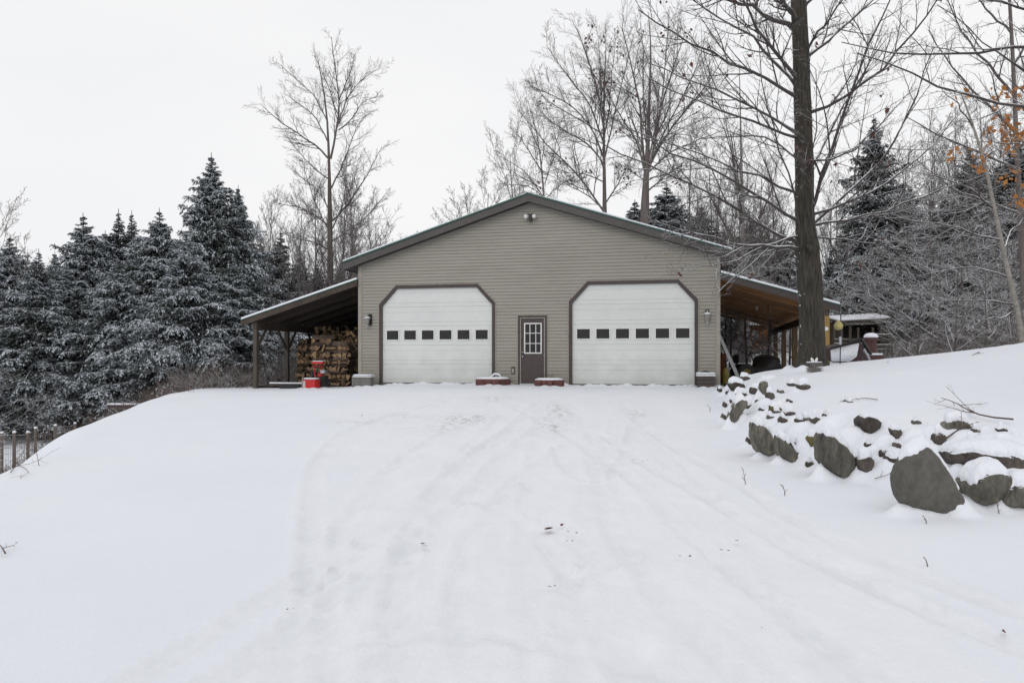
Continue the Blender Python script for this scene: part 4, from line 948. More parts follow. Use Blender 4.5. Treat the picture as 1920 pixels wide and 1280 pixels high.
# conifers
def conifer(name,label,seed,Hh=10.0,Rb=2.7,nb=210,snow=0.5,mt='needle',z0=0.12,droop=0.35,dens=1.0,group=None,p=0.72):
    rg=np.random.default_rng(seed)
    n=10; zz=np.linspace(-0.3,Hh*0.99,n); w=np.cumsum(rg.normal(size=(n,2))*0.03,axis=0); w-=w[1]
    P0=np.concatenate([w,zz[:,None]],1)[None]; R0=(0.018*Hh*(1-np.linspace(0,1,n)*0.94))[None]
    h=z0+(1-z0)*(np.linspace(0,1,nb)**0.95)*0.985+rg.uniform(-.008,.008,nb); h=np.clip(h,z0,0.975)
    az=np.arange(nb)*2.39996+rg.uniform(-.4,.4,nb)
    prof=np.clip((1-h),0,1)**p*np.clip((1-h)/0.12,0.12,1)**0.5*np.clip((1-h)/0.35,0.2,1)**0.3; prof=prof*np.clip((h+0.10)/0.28,0.35,1)**0.6
    L=(Rb*prof+0.05)*rg.uniform(0.4,1.22,nb)*(1+0.06*np.sin(h*17+seed)*np.cos(az*1.5+h*7))
    # side of the tree that carries longer limbs
    L*=1+0.16*np.sin(az*1+seed)+0.10*np.sin(az*2+h*9+seed)
    s,_=along(np.repeat(P0,nb,0),h)
    el=np.radians(6+15*h+rg.uniform(-20,18,nb)); d=np.stack([np.cos(az)*np.cos(el),np.sin(az)*np.cos(el),np.sin(el)],-1)
    npb=7; pts=[s]
    for i in range(npb-1):
        pts.append(pts[-1]+d*(L/(npb-1))[:,None]); d=norm(d+rg.normal(size=(nb,3))*0.05+np.array([0,0,-droop*0.30])*(1-h*0.7)[:,None])
    P1=np.stack(pts,1); R1=(0.006+0.010*L)[:,None]*np.linspace(1,0.25,npb)[None]
    # side twigs, flat sprays
    ks=int(28*dens); N=nb*ks; Pp=np.repeat(P1,ks,0); Lp=np.repeat(L,ks); u=np.tile((np.arange(ks)+0.5)/ks,nb)**0.8+rg.uniform(-.02,.02,N); u=np.clip(u,0.08,1.0)
    s2,T2=along(Pp,u); side=np.where(np.tile(np.arange(ks),nb)%2==0,1.0,-1.0)[:,None]
    hor=norm(np.cross(T2,np.array([0,0,1.0]))); 
    d2=norm(T2*rg.uniform(0.4,1.0,(N,1))+hor*side+rg.normal(size=(N,3))*0.22+np.array([0,0,-0.12]))
    tp=np.repeat(np.clip((1-h)/0.16,0.3,1),ks); L2=(0.12*tp+Lp*0.38*(1-0.72*u))*rg.uniform(0.5,1.15,N)
    P2=np.stack([s2,s2+d2*(L2*0.55)[:,None],s2+d2*L2[:,None]+np.array([0,0,-1.0])*(L2*droop*1.2)[:,None]],1)
    R2=np.full((N,3),0.005)
    # blades
    kb=13; NB=N*kb; Pq=np.repeat(P2,kb,0); ub=np.clip(np.tile((np.arange(kb)+0.5)/kb,N)+rg.uniform(-.05,.05,NB),0,1)
    s3,T3=along(Pq,ub); sd=np.where(np.tile(np.arange(kb),N)%2==0,1.0,-1.0)[:,None]
    hr=norm(np.cross(T3,np.array([0,0,1.0])))
    d3=norm(T3*0.9+hr*sd*rg.uniform(0.3,1.2,(NB,1))+np.array([0,0,-1.0])*rg.uniform(0.0,1.0,(NB,1))+rg.normal(size=(NB,3))*0.15)
    bl=(np.repeat(L2,kb)*0.24+0.055*np.repeat(tp,kb))*rg.uniform(0.6,1.2,NB)*(1-0.4*ub); bl=bl[:,None]
    wd=norm(np.cross(d3,norm(rg.normal(size=(NB,3))*0.5+np.array([0,0,1.0])))); W=bl*0.20
    a0=s3-wd*W*0.5; a1=s3+wd*W*0.5; tip=s3+d3*bl; mid=s3+d3*bl*0.55
    V=np.stack([s3,mid+wd*W,tip,mid-wd*W],1)
    nrm=np.cross(V[:,1]-V[:,0],V[:,3]-V[:,0]); 
    # snow: clumps by branch and outer part
    bs=np.repeat(np.repeat(rg.random(nb),ks)*0.5+rg.random(N)*0.5,kb)
    pr=snow*1.25*(0.25+1.0*np.repeat(u,kb))*(0.1+1.7*bs)*(1.12-0.35*np.repeat(np.repeat(h,ks),kb))
    cz=np.array([mnoise.noise(Vector((float(a_)*0.9,float(b_)*0.9,float(c_)*1.1+seed))) for a_,b_,c_ in s2])   # clumps
    hh_=np.repeat(np.repeat(h,ks),kb)
    pr=pr*np.clip(1.05+2.2*np.repeat(cz,kb),0.15,2.2)*np.clip(hh_/0.25,0.3,1)
    m_=rg.random(NB)<pr
    up=np.array([0,0,0.02])
    VS=V[m_].copy(); c=VS.mean(1,keepdims=True); VS=c+(VS-c)*1.02+up+norm(-T3[m_])[:,None,:]*0.0
    Va=np.concatenate([V.reshape(-1,3),VS.reshape(-1,3)]); Fa=np.arange(len(Va)).reshape(-1,4)
    inner=(np.repeat(u,kb)<0.5)&(rg.random(NB)<0.8)  # most blades near the trunk get the painted crown shade
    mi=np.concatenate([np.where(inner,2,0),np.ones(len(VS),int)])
    root=empty(name,label=label,cat='tree',group=group)
    V0,F0=tubes([(P0,R0,8)]); link('trunk',np_mesh('trunk',V0,F0,[M['conebark']]),root)
    V1,F1=tubes([(P1,R1,4)]); link('branches',np_mesh('branches',V1,F1,[M['barksnow']]),root)
    link('crown',np_mesh('crown',Va,Fa,[M[mt],M['needlesnow'],M['needleshade']],mi,smooth=False),root)
    return root
HK='hemlock'
c1=conifer('hemlock_tree','tallest hemlock left of the garage, its broad dark crown flecked with snow',101,Rb=3.7,nb=390,snow=0.62,p=0.82)
c2=conifer('hemlock_tree','snow-laden hemlock with a rounded top, second tall crown from the left',102,Rb=3.8,nb=340,snow=1.0,p=0.76)
c3=conifer('hemlock_tree','slender hemlock with a thin pointed top between the wider crowns',103,Rb=2.9,nb=290,snow=0.8,dens=0.85,p=0.85)
c4=conifer('hemlock_tree','dark snow-dusted hemlock standing behind the snowy shed',104,Rb=3.1,nb=250,snow=0.40,mt='needledk',z0=0.08,p=0.78)
put(c1,398,34,283,10,0.3,1.0)
put(c2,160,33,396,10,1.0,1.15)
put(c3,222,34.5,390,10,2.0,1.1)
put(c4,1632,43,212,10,0.5,1.05)
LH='hemlocks in the left woods'
left=[(c3,252,36,393,.9,1.0,'thin hemlock top just right of another thin one, left of the tallest hemlock'),
 (c2,300,33,388,3.0,1.1,'bushy hemlock filling the dip just left of the tallest one'),
 (c1,448,36,345,2.2,.9,'dark hemlock crowding the right shoulder of the tallest one'),
 (c2,20,30,436,.4,1.15,'hemlock at the left edge of the view, its side branches bright with snow'),
 (c3,66,29,463,4.0,1.3,'smaller hemlock beside the one at the left edge'),
 (c1,105,38,468,1.1,1.0,'low dark hemlock top in the gap near the left edge'),
 (c2,345,29.5,430,5.0,1.15,'snow-covered hemlock standing in front of the tallest one'),
 (c2,225,30,480,2.6,1.2,'nearer snow-covered hemlock below the thin tops'),
 (c1,125,31,490,.2,1.05,'nearer dark hemlock low at left, above the wire fence'),
 (c3,440,30.5,480,5.2,1.5,'short leafy hemlock just left of the lean-to eave'),
 (c2,-70,30,400,3.3,1.1,'tall snowy hemlock beyond the left edge')]
for s_,u,Y,vt,rz_,wd,lab in left: putcopy(s_,u,Y,vt,10,rz_,wd,lab)
back=[(c4,520,44,430),(c4,560,48,468),(c4,600,46,490),(c4,640,50,500),(c4,480,47,440),(c4,690,50,520),(c1,380,46,400),(c1,300,46,420),(c1,200,46,430),(c1,100,44,500),(c1,20,42,490),(c1,-60,40,470),(c4,500,36,540),(c4,545,37,560),(c4,590,38,575),(c4,640,40,580),(c4,260,40,470),(c4,150,42,470),(c1,-160,36,420),(c4,-240,40,430)]
for i,(s_,u,Y,vt) in enumerate(back): putcopy(s_,u,Y,vt,10,i*1.7,1.25,'dark evergreen in the deep woods behind the left hemlocks','evergreens deep in the left woods')
right=[(c4,1180,50,372,1.9),(c2,1250,52,345,1.7),(c4,1315,54,385,1.9),(c4,1400,56,400,1.3),(c4,1470,58,420,1.4),(c4,1705,46,350,1.4),(c4,1765,40,360,1.6),(c4,1830,44,270,1.5),(c4,1905,40,255,1.5),(c4,1590,50,400,1.3),(c4,1560,46,470,1.2),(c4,1660,50,470,1.4),(c4,1740,48,470,1.4),(c4,1800,38,430,1.2),(c4,1870,36,400,1.2),(c4,1960,38,300,1.2),(c4,2040,36,260,1.2),(c4,1440,62,430,1.5),(c4,1350,60,430,1.5),(c4,1510,54,470,1.4),(c4,2130,40,250,1.3),(c4,1380,50,520,1.6),(c4,1700,40,520,1.5)]
for i,(s_,u,Y,vt,wd) in enumerate(right): putcopy(s_,u,Y,vt,10,i*2.1+.4,wd,'dark snow-dusted evergreen in the woods right of and behind the garage','evergreens in the right woods')

def custom_tree(name,label,Y0,trunk,limbs,seed,bark,twig,leaf=None,kk=(9,6,3),ratio=0.42,up=0.02,rminm=1.0,lr=1.0):
    rg=np.random.default_rng(seed); root=empty(name,(0,0,0),label=label,cat='tree'); k=Y0/F
    W=lambda u,v,dy=0.0: np.array(P(u,v,Y0+dy))
    a,L=polyl([W(u,v) for u,v,_ in trunk],16); Rn=np.interp(np.linspace(0,1,16),np.linspace(0,1,len(trunk)),[r*k for *_,r in trunk])
    V,Fq=tubes([(a[None],Rn[None],10)]); link('trunk',np_mesh('trunk',V,Fq,[M[bark]]),root)
    PL=[];LL=[];RL=[]
    for pl,r,dy in limbs:
        n=len(pl); b_,L=polyl([W(u,v,dy*i/(n-1)) for i,(u,v) in enumerate(pl)],10); b_[1:]+=rg.normal(size=(9,3))*0.02; PL.append(b_);LL.append(L);RL.append(lr*r*k*np.linspace(1,0.25,10))
    P1=np.array(PL);L1=np.array(LL);R1=np.array(RL)
    P2,L2,R2=spawn(P1,L1,R1,kk[0],ratio,(25,55),up,6,0.10,rg,umin=0.1,rmul=0.5,rmin=0.005*rminm)
    P3,L3,R3=spawn(P2,L2,R2,kk[1],0.45,(28,60),up,4,0.13,rg,umin=0.15,rmul=0.6,rmin=0.0035*rminm)
    P4,L4,R4=spawn(P3,L3,R3,kk[2],0.5,(28,60),up,3,0.15,rg,umin=0.2,rmul=0.7,rmin=0.0025*rminm)
    V,Fq=tubes([(P1,R1,6),(P2,R2,4),(P3,R3,3),(P4,R4,3)]); link('branches',np_mesh('branches',V,Fq,[M[twig]]),root)
    if leaf:
        cs=[]
        for u,v,n,sp in leaf:
            c=W(u,v,0); cs.append(c+rg.normal(size=(n*3,3))*sp*k*1.1)
        link('leaves',leaves_mesh('leaves',np.concatenate(cs),0.075,M['leafo'],rg),root)
    return root
# bare trees
def zt(x0,y0,sc,L): return [([(x0+x/sc,y0+y/sc) for x,y in pl],r,dy) for pl,r,dy in L]
b1=custom_tree('bare_tree','tall slim bare tree rising above the woods left of the garage roof',45.0,
   [(621,740,9.5),(620,640,8.5),(620,540,7.5),(618,416,6),(619,360,4.8),(616,300,4.2),(616,255,2.6),(615,210,1.9),(605,157,1.3),(594,101,0.5)],
   zt(440,60,2.668,[([(480,635),(510,540),(515,450),(525,350),(510,260),(500,140),(485,30)],2.8,.8),([(515,470),(560,330),(600,270),(660,220),(730,180)],1.8,1.2),([(520,490),(580,450),(620,370),(660,335),(710,325)],1.6,-1.2),
   ([(465,630),(430,580),(340,520),(290,495),(200,430),(130,360)],2.4,-.8),([(470,560),(400,405),(330,370),(270,320),(240,310)],1.7,1.4),([(468,460),(400,310),(330,260),(260,190),(230,160)],1.6,-.5),
   ([(485,780),(530,680),(570,600),(600,480),(660,415)],2,1.0),([(470,735),(420,700),(350,640),(300,570),(275,540)],1.6,-1.0),([(474,970),(420,930),(350,880),(270,865),(195,855)],2,.7),
   ([(480,950),(560,870),(620,790),(680,680),(735,580)],2.2,-.7),([(480,1050),(600,980),(700,880),(760,800)],2,1.4),([(474,1090),(400,1050),(320,1040),(240,1000)],1.8,-1.4),([(474,900),(430,800),(350,740),(300,700)],1.6,.3),
   ([(510,400),(480,300),(440,200),(400,120)],1.4,.9),([(520,350),(560,250),(590,170),(600,110)],1.4,-.9),([(478,1000),(420,900),(380,800),(340,640)],1.8,1.7),([(480,1000),(540,880),(560,760),(560,640)],1.8,-1.7)]),
   61,'bark','twighaze',kk=(15,10,6),ratio=0.44,up=0.07,rminm=1.5,lr=0.78)
b2=custom_tree('bare_oak','spreading bare oak with a few brown leaves behind the right roof slope',40.0,
   [(1136,700,8),(1135,520,6.8),(1134,406,5.8),(1133,352,5),(1133,305,4.4),(1132,251,3.2),(1131,201,2.3),(1133,144,1.6),(1140,72,0.8),(1136,45,0.4)],
   zt(820,0,2.783,[([(866,1100),(800,1000),(740,910),(640,820),(540,740),(480,640),(420,570)],2.8,.8),([(870,880),(850,800),(780,750),(680,690),(590,640),(520,560)],2.4,-.8),([(866,820),(800,650),(720,560),(620,500),(530,470),(480,450)],2.4,1.2),
   ([(866,740),(800,540),(720,450),(650,360),(570,240)],2.3,-1.2),([(866,660),(840,470),(800,350),(760,230),(710,110)],2.2,.5),([(875,820),(920,600),(960,440),(1000,320),(1020,200)],2.2,-.5),([(870,720),(900,560),(910,400),(930,200)],2,1),
   ([(878,1060),(940,960),(1000,860),(1040,760)],1.9,-1),([(868,1090),(780,1010),(700,980),(620,930),(560,900)],1.7,1.5),([(866,600),(850,420),(850,260),(830,140)],1.7,-1.5),([(868,950),(760,900),(640,900),(560,830)],1.6,.2),([(866,700),(760,640),(640,560),(560,540),(500,380)],1.8,2)]),
   62,'bark','twighaze',kk=(17,11,7),ratio=0.48,up=0.06,rminm=1.5,lr=0.8)
b3=custom_tree('bare_oak','second bare oak with dark forked trunk just right of the first behind the roof',39.0,
   [(1208,700,12),(1208,520,11),(1208,424,10),(1210,352,9.4),(1212,316,8.5),(1213,290,5),(1219,234,3.4),(1215,162,2.2),(1226,90,1.4),(1215,22,0.5)],
   zt(820,0,2.783,[([(1082,890),(1065,680),(1050,500),(1010,330),(960,140)],3.4,.8),([(1105,880),(1140,700),(1180,520),(1230,350),(1290,180)],3.4,-.8),([(1105,870),(1180,720),(1260,620),(1350,520),(1440,400),(1500,280)],3.2,1.2),
   ([(1100,900),(1230,780),(1330,750),(1450,690),(1530,680)],2.4,-1.2),([(1080,890),(1040,720),(980,640),(930,580),(880,450)],2.6,.5),([(1095,1000),(1150,950),(1250,870),(1350,860)],2.2,-.5),([(1095,860),(1090,660),(1070,480),(1080,300),(1060,120)],2.4,1.6),
   ([(1100,850),(1150,620),(1190,420),(1200,200),(1210,60)],2.4,-1.6),([(1105,870),(1200,650),(1290,480),(1370,330),(1400,200)],2.6,.2),([(1085,950),(1000,880),(930,850)],1.6,1),([(1105,940),(1220,900),(1320,960)],1.6,-1)]),
   63,'bark','twighaze',kk=(17,11,7),ratio=0.48,up=0.06,rminm=1.5,lr=0.8)
b0=custom_tree('bare_tree','pale many-stemmed bare tree left of the oaks, above the roof peak',46.0,
   [(1024,700,4),(1022,500,3.6),(1021,366,3),(1014,305,2.4),(1010,259,1.8),(1000,216,1.1),(989,187,0.5)],
   zt(820,0,2.783,[([(560,990),(450,930),(370,880),(300,870)],1.4,1),([(552,900),(480,800),(420,700),(370,660)],1.4,-1),([(540,800),(470,640),(420,560)],1.2,.6),([(560,960),(600,840),(620,750),(640,650)],1.4,-.6),([(562,1040),(500,980),(400,960),(320,960)],1.3,1.4),([(562,1040),(480,920),(420,860),(330,820)],1.3,-1.3),([(562,1040),(640,960),(720,920),(780,900)],1.3,.8),([(545,860),(560,720),(540,600),(500,520)],1.2,0)]),
   64,'barkfar','twighaze',kk=(14,9,5),ratio=0.5,up=0.08,rminm=1.4,lr=0.8)
for tr_,n_ in ((b2,150),(b3,150)):      # brown leaves that hang on through the winter
    br=[c for c in tr_.children if c.name.startswith('branches')][0].data; nv=len(br.vertices); vv=np.empty(nv*3); br.vertices.foreach_get('co',vv); vv=vv.reshape(-1,3)
    rg=np.random.default_rng(n_); c=vv[rg.integers(nv//2,nv,n_//5)]; c=np.repeat(c,5,0)+rg.normal(size=(len(c)*5,3))*0.10
    link('leaves',leaves_mesh('leaves',c,0.17,M['leafb'],rg),tr_)
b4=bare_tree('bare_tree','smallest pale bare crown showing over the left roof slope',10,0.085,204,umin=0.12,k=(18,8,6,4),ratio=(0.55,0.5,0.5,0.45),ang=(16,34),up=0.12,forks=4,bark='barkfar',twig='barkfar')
b5=bare_tree('bare_tree','bare young tree with snow lining every branch in the right woods',9,0.09,205,umin=0.08,k=(22,7,5,3),ratio=(0.62,0.6,0.5,0.45),ang=(55,82),up=0.03,twig='limbsnow',bark='barksnow',flat=0.55,rmin=0.012,wig=0.07)
b6=bare_tree('bare_tree','slender bare tree in the thicket behind the garage',12,0.085,206,umin=0.25,k=(18,8,5,4),ratio=(0.42,0.5,0.5,0.45),ang=(25,50),up=0.09,twig='barksnow',bark='bark')
put(b4,905,50,300,10,0.5,1.2)
put(b6,1640,47,280,12,0.4,1.0); b6['label']='bare tree among the dense right woods'; b6['group']='bare trees in the right woods'
for u,Y,vt,rz_,wd,lab in [(868,48,345,2.0,1.2,'lowest leftmost pale twiggy crown behind the left roof slope'),
   (965,50,215,4.0,1.0,'pale thin bare tree between the low crown and the oaks')]:
    putcopy(b4,u,Y,vt,10,rz_,wd,lab)
G1='bare saplings left of the garage roof'
for i,(s_,Hh,u,Y,vt,wd) in enumerate([(b4,10,500,46,340,1.0),(b4,10,560,44,330,1.1),(b4,10,665,46,300,1.2),(b4,10,700,47,350,1.2),(b4,10,590,50,300,1.0),(b4,10,640,50,270,1.0),(b6,12,540,42,400,1.0),(b6,12,575,40,430,1.0),(b4,10,680,43,390,1.2)]):
    putcopy(s_,u,Y,vt,Hh,i*1.3,wd,'thin bare sapling in the cluster around the tall slim tree',G1)
G2='bare trees in the right woods'
for i,(s_,Hh,u,Y,vt,wd) in enumerate([(b6,12,1290,46,180,1.0),(b6,12,1340,48,230,1.1),(b6,12,1385,46,250,1.0),(b6,12,1420,50,260,1.1),(b6,12,1455,44,270,1.0),(b6,12,1570,50,300,1.1),(b6,12,1370,40,330,1.1),(b6,12,1430,42,340,1.0),
   (b6,12,1700,44,240,1.1),(b6,12,1740,40,190,1.0),(b6,12,1790,38,170,1.0),(b6,12,1850,40,120,1.0),(b6,12,1900,42,60,.8),(b6,12,1960,36,100,1.0),(b6,12,1680,50,300,1.0),(b6,12,1310,42,300,1.1),(b6,12,1820,46,200,1.2),(b4,10,1560,52,330,1.3),(b4,10,1610,54,300,1.3),(b4,10,1690,52,260,1.3),(b4,10,1750,48,230,1.3),(b4,10,1800,50,200,1.3),(b4,10,1870,46,180,1.3),(b4,10,1930,46,150,1.3),(b4,10,1400,54,280,1.3),(b4,10,1450,56,270,1.3),(b4,10,1340,54,250,1.3)]):
    putcopy(s_,u,Y,vt,Hh,i*1.9+.7,wd,'bare tree among the dense right woods',G2)
G3='snow-lined young trees along the right edge of the woods'
put(b5,1700,33,395,9,0.3,1.1); b5['group']=G3; b5['label']='snow-lined young tree with level branches at the edge of the right woods'
for i,(u,Y,vt,wd) in enumerate([(1760,31,360,1.2),(1810,29,330,1.1),(1860,32,340,1.2),(1745,36,300,1.1),(1830,35,270,1.2),(1680,38,380,1.1),(1895,27,400,1.2),(1590,40,400,1.1),(1440,36,420,1.1),(1400,38,440,1.1),(1360,36,470,1.1),(1480,34,450,1.1),(1940,30,330,1.2),(1790,26,470,1.2),(1850,25,480,1.1),(2010,28,350,1.2),(1720,28,500,1.2),(1900,23,520,1.1)]):
    putcopy(b5,u,Y,vt,9,i*2.3,wd,b5['label'],G3)
G4='snow-lined saplings below the left hemlocks'
for i,(u,Y,vt) in enumerate([(85,28,690),(150,29,690),(-10,27,650),(200,30,690),(500,32,600),(525,33,610),(560,34,600),(450,31,640),(410,29,650)]):
    putcopy(b5,u,Y,vt,9,i*1.7,1.3,'low snow-lined sapling under the left hemlocks',G4)
# edge tree outside left: only its branch tips show
putcopy(b4,-25,30,330,10,0.9,1.1,'bare tree at the left edge, its branch tips against the sky')

# big foreground oak -------------------------------------------------
def big_oak():
    rg=np.random.default_rng(77); Y0=15.0
    base=hit(1522,692); 
    Y0=base[1]; root=empty('oak_tree',(0,0,0),label='big dark-barked tree standing on the bank right of the garage, snow along its limbs',cat='tree')
    W=lambda u,v,dy=0.0: np.array(P(u,v,Y0+0.2+dy))
    tr=[(1523,712,34),(1522,692,31),(1523,672,26),(1523,640,23.5),(1521,580,22.5),(1519,530,22),(1516,490,21.5),(1513,462,22),(1511,430,18),(1509,400,17.5),(1508,309,17),(1505,200,16),(1502,103,15),(1497,0,14),(1492,-120,12),(1484,-300,9),(1476,-500,5)]
    P0=np.array([W(u,v) for u,v,_ in tr]); k=Y0/F; R0=np.array([r*k for *_,r in tr])
    # resample finely and give the trunk furrows
    q=np.linspace(0,1,90); s=np.r_[0,np.cumsum(np.linalg.norm(np.diff(P0,axis=0),axis=1))]; s/=s[-1]
    Pn=np.stack([np.interp(q,s,P0[:,i]) for i in range(3)],1); Rn=np.interp(q,s,R0); K=44; V=[];Fq=[]
    for i in range(90):
        for j in range(K):
            w=2*math.pi*j/K; z=Pn[i,2]; flare=max(0,(0.75-(z-base[2]))/0.75)
            f=1+0.035*mnoise.noise(Vector((math.cos(w)*3.5,math.sin(w)*3.5,z*1.1)))+0.045*mnoise.noise(Vector((math.cos(w)*11,math.sin(w)*11,z*2.4)))+flare*0.25*max(0,math.sin(w*5+1))*flare
            V.append((Pn[i,0]+Rn[i]*f*math.cos(w),Pn[i,1]+Rn[i]*f*math.sin(w),z))
    for i in range(89):
        for j in range(K): Fq.append((i*K+j,i*K+(j+1)%K,(i+1)*K+(j+1)%K,(i+1)*K+j))
    link('trunk',np_mesh('trunk',V,Fq,[M['barkoak']]),root)
    limbs=[([(1490,62),(1450,35),(1415,10),(1360,-5),(1290,-20)],7,1.0),([(1489,150),(1455,105),(1431,67),(1397,10),(1370,-60)],5,-1.5),
     ([(1489,168),(1450,110),(1400,62),(1330,25),(1270,-20)],4.5,1.5),([(1490,183),(1433,144),(1372,113),(1310,95),(1250,60),(1200,15)],4.5,-.8),
     ([(1492,252),(1459,227),(1408,196),(1350,175),(1280,140),(1215,120)],4,1.2),([(1492,258),(1423,237),(1361,206),(1290,185),(1220,150)],3.6,-1.8),
     ([(1493,361),(1449,340),(1382,314),(1320,296),(1240,262),(1170,240)],3.6,1.8),([(1508,417),(1454,392),(1387,345),(1320,309),(1250,275),(1180,250)],4.2,-1.6),
     ([(1500,454),(1423,428),(1377,387),(1320,356),(1250,325),(1190,300),(1120,262)],4.4,-.4),([(1496,466),(1469,459),(1423,468),(1372,454),(1300,442),(1240,418)],4.6,-2.0),
     ([(1494,300),(1460,262),(1405,250),(1330,262),(1260,250)],3,2.2),([(1500,440),(1440,455),(1380,490),(1330,500),(1290,495)],2.8,-1.5),
     ([(1513,420),(1536,361),(1547,320),(1578,232),(1619,119),(1640,41),(1676,-10)],5,-.5),([(1518,428),(1542,397),(1609,356),(1681,268),(1732,155),(1750,90)],4,1.2),
     ([(1525,423),(1578,417),(1629,402),(1707,381),(1784,345),(1850,330)],3.4,-1.2),([(1522,402),(1578,387),(1650,356),(1707,314),(1763,258),(1800,215)],3.6,.6),
     ([(1517,211),(1552,201),(1609,170),(1681,103),(1758,0),(1790,-50)],4,-1.0),([(1515,106),(1552,77),(1598,41),(1640,0),(1680,-60)],4,.8),
     ([(1513,330),(1560,250),(1590,170),(1640,120),(1700,80)],3,1.6),([(1512,100),(1530,60),(1570,20),(1600,-40)],3.5,-1.2),
     ([(1515,440),(1560,450),(1620,450),(1690,470),(1750,480)],2.6,1.6),([(1515,300),(1560,300),(1620,270),(1680,200)],2.8,-2.0),
     ([(1520,445),(1528,400),(1520,330),(1535,230),(1530,130)],2.6,-1.0),([(1500,440),(1490,380),(1470,290),(1430,180),(1420,60)],2.6,-1.2),
     ([(1497,40),(1460,0),(1420,-60)],6,-1),([(1497,20),(1540,-30),(1600,-80)],6,1.0)]
    PL=[];LL=[];RL=[]
    for pl,r,dy in limbs:
        n=len(pl); p3=[W(u,v,dy*(i/(n-1))*1.2) for i,(u,v) in enumerate(pl)]; p3[0]=W(pl[0][0]*0.5+1508*0.5,pl[0][1]+2)
        a,L=polyl(p3,10); a[1:]+=rg.normal(size=(9,3))*0.025; PL.append(a); LL.append(L); RL.append(r*k*np.r_[0.95,np.linspace(0.72,0.22,9)])
    P1=np.array(PL);L1=np.array(LL);R1=np.array(RL)
    P2,L2,R2=spawn(P1,L1,R1,12,0.46,(22,52),0.05,7,0.08,rg,umin=0.12,rmul=0.55,rmin=0.0055,lenfall=0.5)
    P3,L3,R3=spawn(P2,L2,R2,8,0.45,(28,60),0.04,5,0.12,rg,umin=0.15,rmul=0.6,rmin=0.0035)
    P4,L4,R4=spawn(P3,L3,R3,3,0.5,(28,60),0.04,3,0.15,rg,umin=0.25,rmul=0.7,rmin=0.003)
    V,Fq=tubes([(P1,R1,8)]); link('limbs',np_mesh('limbs',V,Fq,[M['limboak']]),root)
    V,Fq=tubes([(P2,R2,5),(P3,R3,4),(P4,R4,3)]); link('branches',np_mesh('branches',V,Fq,[M['limboak']]),root)
    c=P3[rg.integers(0,len(P3),60)][:,-1]; c=np.repeat(c,2,0)+rg.normal(size=(120,3))*0.03
    link('leaves',leaves_mesh('leaves',c,0.11,M['leafb'],rg),root)
    # broken stub
    m=MB(); a=W(1512,462,-0.25); m.tube([a,a+np.array([0.03,-0.12,-0.02]),a+np.array([0.05,-0.2,-0.14])],[0.07,0.06,0.05],10); m.build('branch_stub',M['barkoak'],root,smooth=True)
    return root,Y0,base
oak,OY,OB=big_oak()

# sapling with orange leaves at the right, and the beech reaching in from beyond the frame
custom_tree('young_birch','slender pale sapling leaning at the far right, with snow on its bark',17.0,
   [(1918,645,5.4),(1908,580,5),(1892,520,4.5),(1877,450,4),(1862,380,3.4),(1848,310,2.9),(1825,235,2),(1800,170,1.1)],
   [([(1890,520),(1840,500),(1780,505),(1700,520)],2,.8),([(1875,450),(1830,440),(1770,420),(1690,410)],2,-.8),([(1862,390),(1820,350),(1760,330),(1700,322)],2,.5),([(1850,320),(1800,300),(1740,300)],1.8,.7),
    ([(1880,470),(1900,430),(1930,400)],2,.4),([(1902,570),(1850,560),(1790,565),(1740,560)],1.8,.6),([(1905,585),(1860,600),(1800,590)],1.6,-.6),([(1845,300),(1880,270),(1920,250)],1.8,0),([(1830,250),(1800,200),(1760,160)],1.8,.3)],31,'birch','limboak',kk=(8,5,3))
custom_tree('beech_tree','beech beyond the right edge reaching in with long level boughs and orange leaves',9.0,
   [(2080,900,26),(2075,700,22),(2065,500,20),(2060,300,18),(2055,100,16),(2040,-200,12),(2030,-500,6)],
   [([(2058,110),(1950,85),(1880,95),(1794,103),(1720,108),(1640,98),(1575,75)],4,.8),([(2060,240),(1960,215),(1880,200),(1790,175),(1690,130),(1610,95)],4,-.6),
    ([(2060,30),(1960,20),(1880,8),(1800,-15)],4,.5),([(2060,330),(1980,290),(1900,270),(1830,265)],2.6,-.4),([(2062,370),(1980,350),(1900,345)],2.2,.3),
    ([(2060,200),(1980,170),(1900,120),(1820,60),(1760,10)],3,1.0),([(2062,420),(1990,370),(1930,320),(1880,250)],2.4,-.8),([(2055,150),(1990,60),(1930,20),(1900,-40)],3.2,.2)],
   33,'barkoak','limboak',leaf=[(1895,235,9,14),(1890,250,7,14),(1905,270,7,12),(1787,287,3,6),(1835,295,4,10),(1895,335,5,9),(1912,378,5,7),(1880,215,4,12),(1900,175,3,8),(1800,185,2,6),(1915,245,5,12),(1870,178,2,8),(1840,310,2,5)],kk=(8,5,3),ratio=0.34)
tall=custom_tree('maple_tree','straight dark-stemmed tree at the top right behind the orange leaves',24.0,
   [(1925,660,6),(1918,500,5.6),(1912,380,5),(1905,250,4.2),(1900,120,3.6),(1893,0,3),(1885,-120,2.4)],
   [([(1905,250),(1860,200),(1800,150),(1740,60)],3,1),([(1902,180),(1850,120),(1800,60),(1770,-20)],3,-1),([(1900,120),(1940,60),(1980,0)],3,.5),([(1908,320),(1860,290),(1790,270),(1700,220)],3,.5),([(1895,60),(1850,20),(1800,-40)],2.5,.6),([(1912,400),(1860,380),(1790,360),(1720,300)],2.6,-1),([(1914,440),(1950,400),(1990,350)],2.4,0)],35,'bark','barksnow',kk=(9,6,4),up=0.06)

